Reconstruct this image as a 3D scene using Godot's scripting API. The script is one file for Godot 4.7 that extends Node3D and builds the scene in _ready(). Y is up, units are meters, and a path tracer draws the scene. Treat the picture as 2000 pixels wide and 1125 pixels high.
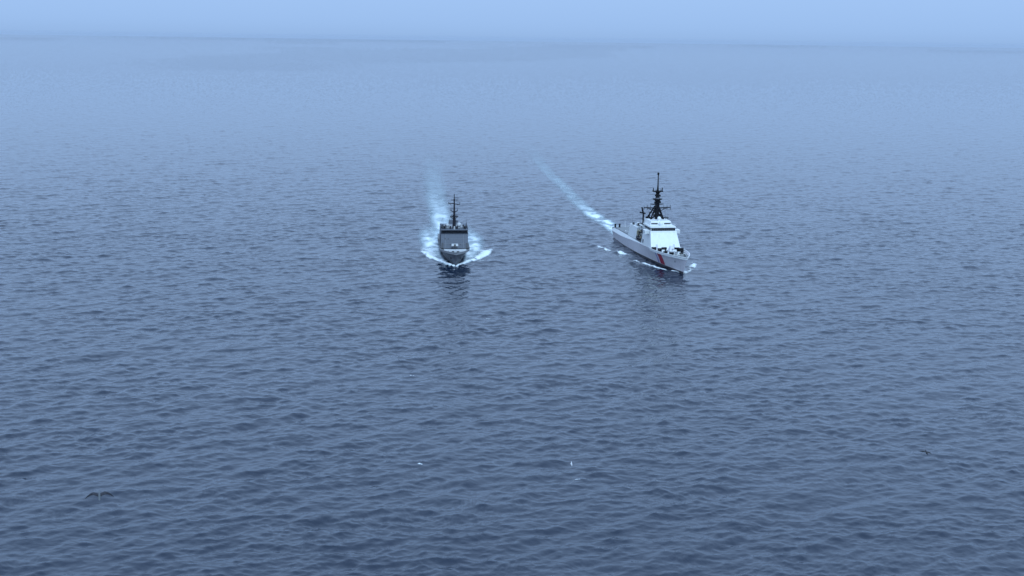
extends Node3D

# ---------------------------------------------------------------- wave field
const NA := 512            # samples a side of the swell and chop tile
const LA := 224.0          # its size in metres
const NB := 1024           # samples a side of the ripple tile
const LB := 84.0
var wave_h: PackedFloat32Array
var wave_dx: PackedFloat32Array
var wave_dz: PackedFloat32Array
var rows_re: Array = []
var rows_im: Array = []
var tw_re: PackedFloat32Array
var tw_im: PackedFloat32Array
var fft_n := 0
var ridges: Array = []     # [polyline of Vector2, height, half width]
var noise := FastNoiseLite.new()
var noise2 := FastNoiseLite.new()
var patch := FastNoiseLite.new()
var names := {}
var aboard := false

func _ready() -> void:
	# ---- camera, sky, sun, exposure
	var cam := Camera3D.new()
	cam.name = "camera"
	cam.position = Vector3(0, 114, 0)
	cam.rotation = Vector3(deg_to_rad(-11.3), 0, deg_to_rad(0.77))
	cam.fov = 25.87
	cam.near = 1.0
	cam.far = 90000.0
	add_child(cam)
	cam.current = true
	var sky_m := ProceduralSkyMaterial.new()
	sky_m.sky_horizon_color = Color(0.238, 0.374, 0.614).linear_to_srgb()
	sky_m.sky_top_color = Color(0.47, 0.685, 1.05).linear_to_srgb()
	sky_m.sky_curve = 0.15
	sky_m.ground_bottom_color = Color(0.03, 0.06, 0.12).linear_to_srgb()
	sky_m.ground_horizon_color = Color(0.238, 0.374, 0.614).linear_to_srgb()
	sky_m.sun_angle_max = 30.0
	var sky := Sky.new()
	sky.sky_material = sky_m
	var env := Environment.new()
	env.background_mode = Environment.BG_SKY
	env.sky = sky
	env.tonemap_mode = Environment.TONE_MAPPER_LINEAR
	env.tonemap_exposure = 1.35
	env.sdfgi_enabled = true
	env.ssao_enabled = true
	env.ssil_enabled = true
	env.fog_enabled = true
	env.fog_density = 0.000006
	env.fog_light_color = Color(0.86, 0.92, 1.0)
	var we := WorldEnvironment.new()
	we.name = "world_environment"
	we.environment = env
	add_child(we)
	var sun := DirectionalLight3D.new()
	sun.name = "sun"
	sun.light_color = Color(0.80, 0.92, 1.0)
	sun.light_energy = 0.45
	sun.light_angular_distance = 25.0
	sun.sky_mode = DirectionalLight3D.SKY_MODE_LIGHT_ONLY
	sun.shadow_enabled = true
	sun.rotation = Vector3(deg_to_rad(-42), deg_to_rad(14), 0)
	add_child(sun)

	noise.seed = 11; noise.frequency = 0.16; noise.fractal_octaves = 4
	noise2.seed = 5; noise2.frequency = 0.035; noise2.fractal_octaves = 3
	patch.seed = 23; patch.frequency = 0.011; patch.fractal_octaves = 3
	var t0 := Time.get_ticks_msec()
	make_waves()
	make_ridges()
	print("waves ", Time.get_ticks_msec() - t0)
	build_sea()
	print("sea ", Time.get_ticks_msec() - t0)
	aboard = true
	build_cutter()
	build_patrol_ship()
	aboard = false
	print("ships ", Time.get_ticks_msec() - t0)
	build_foam()
	build_birds()
	print("all ", Time.get_ticks_msec() - t0)

# ---------------------------------------------------------------- naming
func numbered(called: String) -> String:
	if not names.has(called):
		names[called] = 0
		return called
	names[called] += 1
	return "%s_%03d" % [called, names[called]]

func tag(o: Node, label: String, category: String, group := "", kind := "") -> void:
	if label: o.set_meta("label", label)
	if category: o.set_meta("category", category)
	if group: o.set_meta("group", group)
	if kind: o.set_meta("kind", kind)

func thing(called: String, label: String, category: String, xf: Transform3D, group := "") -> Node3D:
	var o := Node3D.new()
	o.name = numbered(called)
	add_child(o)
	o.transform = xf
	tag(o, label, category, group)
	return o

func part(called: String, shape: Shape, m: Material, parent: Node) -> MeshInstance3D:
	var o := MeshInstance3D.new()
	o.name = numbered(called) if parent == self else called
	if aboard: shape.to_starboard()
	o.mesh = shape.mesh()
	o.material_override = m
	parent.add_child(o, true)
	return o

func paint(lin: Color, rough := 0.55, metal := 0.0) -> StandardMaterial3D:
	var m := StandardMaterial3D.new()
	m.albedo_color = lin.linear_to_srgb()
	m.roughness = rough
	m.metallic = metal
	return m

# paint with faint weathering (streaks and blotches), in world-scaled triplanar noise
func weathered(lin: Color, rough: float, amount: float, freq: float, sd: int) -> StandardMaterial3D:
	var m := paint(Color.WHITE, rough)
	var n := FastNoiseLite.new()
	n.seed = sd; n.frequency = freq; n.fractal_octaves = 4
	var g := Gradient.new()
	g.offsets = PackedFloat32Array([0.25, 0.5, 0.8])
	var lo := Color(lin.r * (1.0 - amount), lin.g * (1.0 - amount), lin.b * (1.0 - amount * 1.1))
	g.colors = PackedColorArray([lo.linear_to_srgb(), lin.linear_to_srgb(), lin.lerp(Color(lin.r * 1.1, lin.g * 1.1, lin.b * 1.1), amount).linear_to_srgb()])
	var t := NoiseTexture2D.new()
	t.width = 256; t.height = 256; t.seamless = true
	t.noise = n; t.color_ramp = g
	m.albedo_texture = t
	m.uv1_triplanar = true
	m.uv1_scale = Vector3(0.09, 0.05, 0.09)
	return m

# ---------------------------------------------------------------- shapes
class Shape:
	var v := PackedVector3Array()
	var n := PackedVector3Array()
	var c := PackedColorArray()
	var tint := Color.WHITE

	func tri(a: Vector3, b: Vector3, d: Vector3, na: Vector3, nb: Vector3, nd: Vector3) -> void:
		var f := (d - a).cross(b - a)
		if f.length_squared() < 1e-14: return
		if f.dot(na + nb + nd) < 0.0:
			v.append_array([a, d, b]); n.append_array([na, nd, nb])
		else:
			v.append_array([a, b, d]); n.append_array([na, nb, nd])
		c.append_array([tint, tint, tint])

	func face(pts: Array, centre: Vector3) -> void:        # flat polygon (fan) facing away from centre
		var mid := Vector3.ZERO
		for p in pts: mid += p
		mid /= pts.size()
		var f := Vector3.ZERO
		for i in pts.size():
			f += (pts[i] - mid).cross(pts[(i + 1) % pts.size()] - mid)
		f = f.normalized()
		if f.dot(mid - centre) < 0.0: f = -f
		for i in range(1, pts.size() - 1):
			tri(pts[0], pts[i], pts[i + 1], f, f, f)

	func hexa(lo: Array, hi: Array) -> void:               # two loops of equal size joined by side faces
		var mid := Vector3.ZERO
		for p in lo: mid += p
		for p in hi: mid += p
		mid /= lo.size() + hi.size()
		face(lo, mid); face(hi, mid)
		for i in lo.size():
			var j := (i + 1) % lo.size()
			face([lo[i], lo[j], hi[j], hi[i]], mid)

	func box(at: Vector3, size: Vector3) -> void:
		taper(at - Vector3(0, size.y / 2, 0), size.y, size.x, size.z, size.x, size.z)

	func taper(base: Vector3, h: float, w0: float, l0: float, w1: float, l1: float, shift := 0.0) -> void:
		var lo := []
		var hi := []
		for s in [[-1, -1], [1, -1], [1, 1], [-1, 1]]:
			lo.append(base + Vector3(s[0] * w0 / 2, 0, s[1] * l0 / 2))
			hi.append(base + Vector3(s[0] * w1 / 2, h, s[1] * l1 / 2 + shift))
		hexa(lo, hi)

	func block(x0: float, x1: float, y0: float, y1: float, a0: float, b0: float, a1: float, b1: float) -> void:  # half widths at y0 and y1, aft and fore z at y0 and y1
		var lo := [Vector3(-x0, y0, a0), Vector3(x0, y0, a0), Vector3(x0, y0, b0), Vector3(-x0, y0, b0)]
		var hi := [Vector3(-x1, y1, a1), Vector3(x1, y1, a1), Vector3(x1, y1, b1), Vector3(-x1, y1, b1)]
		hexa(lo, hi)

	func tube(a: Vector3, b: Vector3, r0: float, r1: float, k := 8, caps := true) -> void:
		var d := (b - a).normalized()
		var s := d.cross(Vector3.UP if absf(d.y) < 0.9 else Vector3.RIGHT).normalized()
		var t := d.cross(s)
		var ra := []
		var rb := []
		for i in k:
			var o := s * cos(TAU * i / k) + t * sin(TAU * i / k)
			ra.append(o); rb.append(o)
		for i in k:
			var j := (i + 1) % k
			tri(a + ra[i] * r0, a + ra[j] * r0, b + ra[j] * r1, ra[i], ra[j], ra[j])
			tri(a + ra[i] * r0, b + ra[j] * r1, b + ra[i] * r1, ra[i], ra[j], ra[i])
		if caps:
			for i in range(1, k - 1):
				tri(a + ra[0] * r0, a + ra[i] * r0, a + ra[i + 1] * r0, -d, -d, -d)
				tri(b + ra[0] * r1, b + ra[i] * r1, b + ra[i + 1] * r1, d, d, d)

	func ball(at: Vector3, r: Vector3, k := 12) -> void:
		var m := k / 2
		for i in m:
			for j in k:
				var p := []
				for q in [[i, j], [i + 1, j], [i + 1, j + 1], [i, j + 1]]:
					var la: float = PI * q[0] / m
					var lo: float = TAU * q[1] / k
					p.append(Vector3(sin(la) * cos(lo), cos(la), sin(la) * sin(lo)))
				tri(at + p[0] * r, at + p[1] * r, at + p[2] * r, (p[0] / r).normalized(), (p[1] / r).normalized(), (p[2] / r).normalized())
				tri(at + p[0] * r, at + p[2] * r, at + p[3] * r, (p[0] / r).normalized(), (p[2] / r).normalized(), (p[3] / r).normalized())

	func grid(p: Array, away: Callable) -> void:           # smooth sheet p[i][j]; away(point) gives the outward side
		var ni := p.size()
		var nj: int = p[0].size()
		var nn := []
		for i in ni:
			var row := []
			for j in nj:
				var di: Vector3 = p[mini(i + 1, ni - 1)][j] - p[maxi(i - 1, 0)][j]
				var dj: Vector3 = p[i][mini(j + 1, nj - 1)] - p[i][maxi(j - 1, 0)]
				var f := di.cross(dj).normalized()
				if f.dot(away.call(p[i][j])) < 0.0: f = -f
				row.append(f)
			nn.append(row)
		for i in ni - 1:
			for j in nj - 1:
				tri(p[i][j], p[i + 1][j], p[i + 1][j + 1], nn[i][j], nn[i + 1][j], nn[i + 1][j + 1])
				tri(p[i][j], p[i + 1][j + 1], p[i][j + 1], nn[i][j], nn[i + 1][j + 1], nn[i][j + 1])

	func to_starboard() -> void:                           # parts are laid out with x to starboard; the node's x points to port
		for i in v.size():
			v[i].x = -v[i].x
			n[i].x = -n[i].x
		for i in range(0, v.size(), 3):
			var a := v[i]; v[i] = v[i + 1]; v[i + 1] = a
			a = n[i]; n[i] = n[i + 1]; n[i + 1] = a

	func mesh() -> ArrayMesh:
		var a := []
		a.resize(Mesh.ARRAY_MAX)
		a[Mesh.ARRAY_VERTEX] = v
		a[Mesh.ARRAY_NORMAL] = n
		a[Mesh.ARRAY_COLOR] = c
		var m := ArrayMesh.new()
		m.add_surface_from_arrays(Mesh.PRIMITIVE_TRIANGLES, a)
		return m

# ---------------------------------------------------------------- waves
func fft_row(i: int) -> void:
	var re: PackedFloat32Array = rows_re[i]
	var im: PackedFloat32Array = rows_im[i]
	var nn := fft_n
	var j := 0
	for k in range(1, nn):
		var bit := nn >> 1
		while j & bit:
			j ^= bit
			bit >>= 1
		j |= bit
		if k < j:
			var t := re[k]; re[k] = re[j]; re[j] = t
			t = im[k]; im[k] = im[j]; im[j] = t
	var half := 1
	while half < nn:
		var step := nn / (half * 2)
		for base in range(0, nn, half * 2):
			var w := 0
			for k in range(base, base + half):
				var q := k + half
				var wr := tw_re[w]
				var wi := tw_im[w]
				var xr := re[q] * wr - im[q] * wi
				var xi := re[q] * wi + im[q] * wr
				re[q] = re[k] - xr
				im[q] = im[k] - xi
				re[k] += xr
				im[k] += xi
				w += step
		half *= 2
	rows_re[i] = re
	rows_im[i] = im

func fft2() -> void:
	var nn := fft_n
	tw_re = PackedFloat32Array(); tw_im = PackedFloat32Array()
	for k in nn / 2:
		tw_re.append(cos(TAU * k / nn)); tw_im.append(sin(TAU * k / nn))
	for pass_ in 2:
		var id := WorkerThreadPool.add_group_task(fft_row, nn)
		WorkerThreadPool.wait_for_group_task_completion(id)
		var tr := []
		var ti := []
		for i in nn:
			var a := PackedFloat32Array(); a.resize(nn)
			var b := PackedFloat32Array(); b.resize(nn)
			tr.append(a); ti.append(b)
		for i in nn:
			var a: PackedFloat32Array = rows_re[i]
			var b: PackedFloat32Array = rows_im[i]
			for j in nn:
				tr[j][i] = a[j]
				ti[j][i] = b[j]
		rows_re = tr
		rows_im = ti

# amplitude of one wave vector: wind sea coming roughly towards the viewer
func spectrum(kx: float, kz: float, peak: float, k_lo: float, k_hi: float, iso: float) -> float:
	var k2 := kx * kx + kz * kz
	var k := sqrt(k2)
	if k < k_lo or k > k_hi: return 0.0
	var cs := (kx * 0.16 + kz * 0.987) / k
	var d := iso + (1.0 - iso) * cs * cs * cs * cs
	return sqrt(exp(-(peak * peak) / k2) / (k2 * k2) * d) * (1.0 - smoothstep(0.8 * k_hi, k_hi, k)) * smoothstep(k_lo, k_lo * 1.6, k)

# fills rows with two packed Hermitian fields; kind 0: height and x shift, 1: z shift, 2: two slopes
func fill(nn: int, size: float, peak: float, k_lo: float, k_hi: float, iso: float, slope: float, kinds: Array, sd: int) -> Array:
	fft_n = nn
	var rng := RandomNumberGenerator.new()
	rng.seed = sd
	var hr := PackedFloat32Array(); hr.resize(nn * nn)
	var hi := PackedFloat32Array(); hi.resize(nn * nn)
	var dk := TAU / size
	var sum := 0.0
	for b in range(0, nn / 2 + 1):
		for a in nn:
			if b == 0 and a > nn / 2: continue
			var ka := (a if a <= nn / 2 else a - nn) * dk
			var kb := b * dk
			var s := spectrum(ka, kb, peak, k_lo, k_hi, iso) if a or b else 0.0
			if s == 0.0 or a == nn / 2 or b == nn / 2: continue
			var r := rng.randfn() * s
			var m := rng.randfn() * s
			var i := b * nn + a
			var j := ((nn - b) % nn) * nn + (nn - a) % nn
			hr[i] = r; hi[i] = m
			hr[j] = r; hi[j] = -m
			sum += 2.0 * (r * r + m * m) * (ka * ka + kb * kb)
	var gain := slope / sqrt(sum)
	var out := []
	for kind in kinds:
		rows_re = []; rows_im = []
		for b in nn:
			var re := PackedFloat32Array(); re.resize(nn)
			var im := PackedFloat32Array(); im.resize(nn)
			var kb := (b if b <= nn / 2 else b - nn) * dk
			for a in nn:
				var p := hr[b * nn + a] * gain
				var q := hi[b * nn + a] * gain
				if p == 0.0 and q == 0.0: continue
				var ka := (a if a <= nn / 2 else a - nn) * dk
				var k := sqrt(ka * ka + kb * kb)
				if kind == 0:                       # h + i * Dx, Dx = i k/|k| h
					re[a] = p - p * ka / k
					im[a] = q - q * ka / k
				elif kind == 1:
					re[a] = -q * kb / k
					im[a] = p * kb / k
				else:                               # sx + i * sz = (i kx - kz) h
					re[a] = -q * ka - p * kb
					im[a] = p * ka - q * kb
			rows_re.append(re); rows_im.append(im)
		fft2()
		out.append([rows_re, rows_im])
	return out

func flat(rows: Array) -> PackedFloat32Array:
	var o := PackedFloat32Array()
	for r in rows: o.append_array(r)
	return o

var ripple_map: ImageTexture

func make_waves() -> void:
	var f := fill(NA, LA, TAU / 8.0, TAU / 60.0, TAU / 0.9, 0.10, 0.155, [0, 1], 77)
	wave_h = flat(f[0][0])
	wave_dx = flat(f[0][1])
	wave_dz = flat(f[1][0])
	var g := fill(NB, LB, TAU / 6.0, TAU / 4.5, TAU / 0.45, 0.13, 0.04, [2], 31)
	var bytes := PackedByteArray()
	bytes.resize(NB * NB * 3)
	var at := 0
	for i in NB:
		var a: PackedFloat32Array = g[0][0][i]
		var b: PackedFloat32Array = g[0][1][i]
		for j in NB:
			var inv := 127.5 / sqrt(1.0 + a[j] * a[j] + b[j] * b[j])
			bytes[at] = int(127.5 - a[j] * inv + 0.5)
			bytes[at + 1] = int(127.5 + b[j] * inv + 0.5)
			bytes[at + 2] = int(127.5 + inv)
			at += 3
	ripple_map = ImageTexture.create_from_image(Image.create_from_data(NB, NB, false, Image.FORMAT_RGB8, bytes))

# displaced offset (x shift, height, z shift) of the sea at a point of the flat plane
func tile(x: float, z: float) -> Vector3:
	var u := fposmod(x / LA, 1.0) * NA
	var w := fposmod(z / LA, 1.0) * NA
	var i := int(u)
	var j := int(w)
	var fu := u - i
	var fw := w - j
	i &= NA - 1
	j &= NA - 1
	var i1 := (i + 1) & (NA - 1)
	var a := j * NA
	var b := ((j + 1) & (NA - 1)) * NA
	var w00 := (1.0 - fu) * (1.0 - fw)
	var w10 := fu * (1.0 - fw)
	var w01 := (1.0 - fu) * fw
	var w11 := fu * fw
	return Vector3(
		wave_dx[a + i] * w00 + wave_dx[a + i1] * w10 + wave_dx[b + i] * w01 + wave_dx[b + i1] * w11,
		wave_h[a + i] * w00 + wave_h[a + i1] * w10 + wave_h[b + i] * w01 + wave_h[b + i1] * w11,
		wave_dz[a + i] * w00 + wave_dz[a + i1] * w10 + wave_dz[b + i] * w01 + wave_dz[b + i1] * w11)

func sea_at(x: float, z: float) -> Vector3:
	var p := tile(x, z)
	var c := 0.8253
	var s := 0.5646
	var q := tile((c * x - s * z) * 0.43 + 31.0, (s * x + c * z) * 0.43 + 57.0)
	q *= 1.7
	p *= 0.95 + 0.55 * patch.get_noise_2d(x, z * 1.6)
	var o := Vector3(p.x * 0.95 + (c * q.x + s * q.z) * 0.5, p.y + q.y, p.z * 0.95 + (c * q.z - s * q.x) * 0.5)
	if x > -115.0 and x < 125.0 and z > -800.0 and z < -590.0:
		o.y += ridge(x, z)
	return o

func ridge(x: float, z: float) -> float:
	var p := Vector2(x, z)
	var h := 0.0
	for r in ridges:
		var line: PackedVector2Array = r[0]
		var best := 1e9
		var along := 0.0
		for k in line.size() - 1:
			var q := Geometry2D.get_closest_point_to_segment(p, line[k], line[k + 1])
			var d := q.distance_to(p)
			if d < best:
				best = d
				along = (k + q.distance_to(line[k]) / line[k].distance_to(line[k + 1])) / (line.size() - 1)
		if best < r[2] * 3.0:
			var e: float = best / r[2]
			h += r[1] * exp(-e * e) * smoothstep(0.0, 0.06, along) * (1.0 - smoothstep(0.55, 1.0, along))
	return h

func line2(a: Array) -> PackedVector2Array:
	var o := PackedVector2Array()
	for i in range(0, a.size(), 2): o.append(Vector2(a[i], a[i + 1]))
	return o

var bow_left: PackedVector2Array
var bow_right: PackedVector2Array
var crest_a: PackedVector2Array
var crest_b: PackedVector2Array
var crest_c: PackedVector2Array

func make_ridges() -> void:
	bow_left = line2([-29.2, -622.0, -32.0, -627.5, -35.5, -634.5, -39.5, -642.5, -44.0, -655.0, -47.0, -668.0, -51.0, -690.0])
	bow_right = line2([-28.2, -622.0, -25.8, -627.5, -23.0, -636.5, -19.0, -646.5, -15.8, -656.0, -13.5, -670.0, -9.5, -692.0])
	crest_a = line2([66.5, -655.0, 61.7, -665.4, 58.5, -670.1, 55.3, -673.0, 51.7, -679.5, 46.9, -692.9, 40.4, -704.8, 32.0, -716.0])
	crest_b = line2([83.6, -612.5, 80.0, -617.6, 77.0, -620.8, 73.0, -628.1, 68.6, -638.0, 64.6, -645.3, 61.2, -650.6, 55.5, -657.9, 49.0, -668.0])
	crest_c = line2([85.0, -612.5, 87.8, -618.5, 90.6, -626.0, 93.2, -636.8, 97.0, -652.3, 103.0, -672.0])
	ridges = [[bow_left, 0.9, 1.5], [bow_right, 0.9, 1.5], [crest_a, 0.85, 2.2], [crest_b, 0.6, 1.4], [crest_c, 0.7, 1.4]]

# ---------------------------------------------------------------- sea
var sea_z := PackedFloat32Array()
var sea_u := PackedFloat32Array()
var sea_rows: Array = []

func sea_row(i: int) -> void:
	var z := -sea_z[i]
	var d := sea_z[i]
	var w := maxf(d, 215.0)
	var out := PackedVector3Array()
	out.resize(sea_u.size())
	var fade := (1.0 - smoothstep(1400.0, 4200.0, d)) * smoothstep(20.0, 120.0, d)
	for j in sea_u.size():
		var x := sea_u[j] * w
		var p := Vector3(x, 0, z)
		var g := fade * (1.0 - smoothstep(0.5, 0.62, absf(sea_u[j])))
		if g > 0.001: p += sea_at(x, z) * g
		out[j] = p
	sea_rows[i] = out

func build_sea() -> void:
	for d in [-3000.0, -800.0, -200.0, 0.0, 50.0, 90.0, 115.0, 135.0, 150.0]: sea_z.append(d)
	var d := 160.0
	while d < 38500.0:
		sea_z.append(d)
		d += lerpf(0.42, 0.7, smoothstep(230.0, 480.0, d)) * maxf(1.0, pow(d / 720.0, 3.0))
	sea_z.append(38500.0)
	var half := [0.0]
	for k in range(1, 401): half.append(0.5 * k / 400.0)
	for u in [0.51, 0.53, 0.56, 0.6, 0.66, 0.75, 0.9, 1.2, 1.8, 3.0]: half.append(u)
	for k in range(half.size() - 1, 0, -1): sea_u.append(-half[k])
	for u in half: sea_u.append(u)
	sea_rows.resize(sea_z.size())
	var id := WorkerThreadPool.add_group_task(sea_row, sea_z.size())
	WorkerThreadPool.wait_for_group_task_completion(id)
	var nr := sea_z.size()
	var nc := sea_u.size()
	print("sea grid ", nr, " x ", nc)
	var vv := PackedVector3Array()
	for r in sea_rows: vv.append_array(r)
	sea_norm.resize(nr)
	id = WorkerThreadPool.add_group_task(sea_normals, nr)
	WorkerThreadPool.wait_for_group_task_completion(id)
	var nv := PackedVector3Array()
	var uv := PackedVector2Array()
	for r in sea_norm:
		nv.append_array(r[0])
		uv.append_array(r[1])
	var gust := FastNoiseLite.new()
	gust.seed = 41; gust.frequency = 0.00022; gust.fractal_octaves = 3
	var rng := RandomNumberGenerator.new(); rng.seed = 4
	var idx := PackedInt32Array()
	var ruffled := PackedInt32Array()
	var distant := PackedInt32Array()
	for i in nr - 1:
		var far := sea_z[i] > 2200.0
		for j in nc - 1:
			var a := i * nc + j
			var six := PackedInt32Array([a, a + nc, a + 1, a + 1, a + nc, a + nc + 1])
			if far and gust.get_noise_2d(vv[a].x, vv[a].z * 0.35) + rng.randf_range(-0.05, 0.05) > 0.16:
				ruffled.append_array(six)
			elif rng.randf() < smoothstep(1400.0, 4200.0, sea_z[i]):
				distant.append_array(six)
			else:
				idx.append_array(six)
	var arr := []
	arr.resize(Mesh.ARRAY_MAX)
	arr[Mesh.ARRAY_VERTEX] = vv
	arr[Mesh.ARRAY_NORMAL] = nv
	arr[Mesh.ARRAY_TEX_UV] = uv
	arr[Mesh.ARRAY_INDEX] = idx
	var am := ArrayMesh.new()
	am.add_surface_from_arrays(Mesh.PRIMITIVE_TRIANGLES, arr)
	arr[Mesh.ARRAY_INDEX] = ruffled
	am.add_surface_from_arrays(Mesh.PRIMITIVE_TRIANGLES, arr)
	arr[Mesh.ARRAY_INDEX] = distant
	am.add_surface_from_arrays(Mesh.PRIMITIVE_TRIANGLES, arr)
	sea_rows = []; sea_norm = []
	var m := StandardMaterial3D.new()
	m.albedo_color = Color(0.002, 0.010, 0.026).linear_to_srgb()
	m.roughness = 0.05
	m.metallic_specular = 0.52
	m.normal_enabled = true
	m.normal_texture = ripple_map
	m.normal_scale = 1.0
	var o := MeshInstance3D.new()
	o.name = "sea"
	o.mesh = am
	var rough: StandardMaterial3D = m.duplicate()
	rough.normal_scale = 5.2
	var open_sea: StandardMaterial3D = m.duplicate()
	open_sea.normal_scale = 3.3
	am.surface_set_material(2, open_sea)
	am.surface_set_material(0, m)
	am.surface_set_material(1, rough)
	add_child(o)
	tag(o, "wide blue grey sea with short choppy waves reaching to the horizon", "sea", "", "structure")

var sea_norm: Array = []

func sea_normals(i: int) -> void:
	var nr := sea_z.size()
	var nc := sea_u.size()
	var up: PackedVector3Array = sea_rows[mini(i + 1, nr - 1)]
	var dn: PackedVector3Array = sea_rows[maxi(i - 1, 0)]
	var me: PackedVector3Array = sea_rows[i]
	var nn := PackedVector3Array(); nn.resize(nc)
	var uu := PackedVector2Array(); uu.resize(nc)
	for j in nc:
		var f := (up[j] - dn[j]).cross(me[mini(j + 1, nc - 1)] - me[maxi(j - 1, 0)])
		nn[j] = (-f if f.y < 0.0 else f).normalized()
		var x := me[j].x
		var z := me[j].z
		uu[j] = Vector2(x / LB + 0.18 * noise2.get_noise_2d(x * 0.5, z * 0.5), z / LB + 0.18 * noise2.get_noise_2d(x * 0.5 + 900.0, z * 0.5))
	sea_norm[i] = [nn, uu]

# ---------------------------------------------------------------- hulls
class Hull:
	var z0 := 0.0          # stern
	var zw := 0.0          # stem at the waterline
	var zd := 0.0          # stem at the deck
	var beam := 0.0        # half beam at the deck
	var beam_w := 0.0      # half beam at the waterline
	var full_w := 0.5      # where the waterline starts to close
	var full_d := 0.7
	var pow_w := 1.8
	var pow_d := 2.3
	var heights: Callable  # deck edge height by s
	func y(s: float, t: float) -> float:
		return lerpf(-1.5, heights.call(s), t)
	func half(s: float, t: float) -> float:
		var f := clampf(t, 0.0, 1.0)
		var a := beam_w * (1.0 - pow(clampf((s - full_w) / (1.0 - full_w), 0, 1), pow_w)) * lerpf(0.88, 1.0, smoothstep(0.0, 0.25, s))
		var b := beam * (1.0 - pow(clampf((s - full_d) / (1.0 - full_d), 0, 1), pow_d)) * lerpf(0.93, 1.0, smoothstep(0.0, 0.25, s))
		return lerpf(a, b, f * f * 0.45 + f * 0.55)
	func at(s: float, t: float, side: float, out := 0.0) -> Vector3:
		var zz := lerpf(z0 + t * -1.0, lerpf(zw, zd, clampf((t - 0.15) / 0.85, 0, 1.2)), s)
		return Vector3(side * (half(s, t) + out), y(s, t), zz)
	func s_of(z: float) -> float:
		return (z - z0 + 1.0) / (zd - z0 + 1.0)
	func sheet(sh: Object, s0: float, s1: float, t0: float, t1: float, ns: int, nt: int, out := 0.0, slant := 0.0) -> void:
		for side in [-1.0, 1.0]:
			var g := []
			for i in ns + 1:
				var row := []
				for j in nt + 1:
					var f := float(j) / nt
					var t := lerpf(t0, t1, f)
					row.append(at(clampf(lerpf(s0, s1, float(i) / ns) + slant * f, 0, 1), t, side, out))
				g.append(row)
			sh.grid(g, func(_p): return Vector3(side, 0.0, 0.25))
	func band(sh: Object, s0: float, s1: float, t0: float, t1: float, ns: int, nt: int, out: float, slant: float, side: float) -> void:
		var g := []
		for i in ns + 1:
			var row := []
			for j in nt + 1:
				var f := float(j) / nt
				row.append(at(lerpf(s0, s1, float(i) / ns) + slant * f, lerpf(t0, t1, f), side, out))
			g.append(row)
		sh.grid(g, func(_p): return Vector3(side, 0.0, 0.25))

# t of a height
func t_at(h: Hull, s: float, y: float) -> float:
	return (y + 1.5) / (h.heights.call(s) + 1.5)

func rail(sh: Shape, pts: Array, height: float, gap := 2.2) -> void:
	for k in pts.size() - 1:
		var a: Vector3 = pts[k]
		var b: Vector3 = pts[k + 1]
		for f in [1.0, 0.55]:
			sh.tube(a + Vector3(0, height * f, 0), b + Vector3(0, height * f, 0), 0.035, 0.035, 4, false)
		var n := maxi(1, int(a.distance_to(b) / gap))
		for i in n:
			var p := a.lerp(b, float(i) / n)
			sh.tube(p, p + Vector3(0, height, 0), 0.035, 0.035, 4, false)

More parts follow.
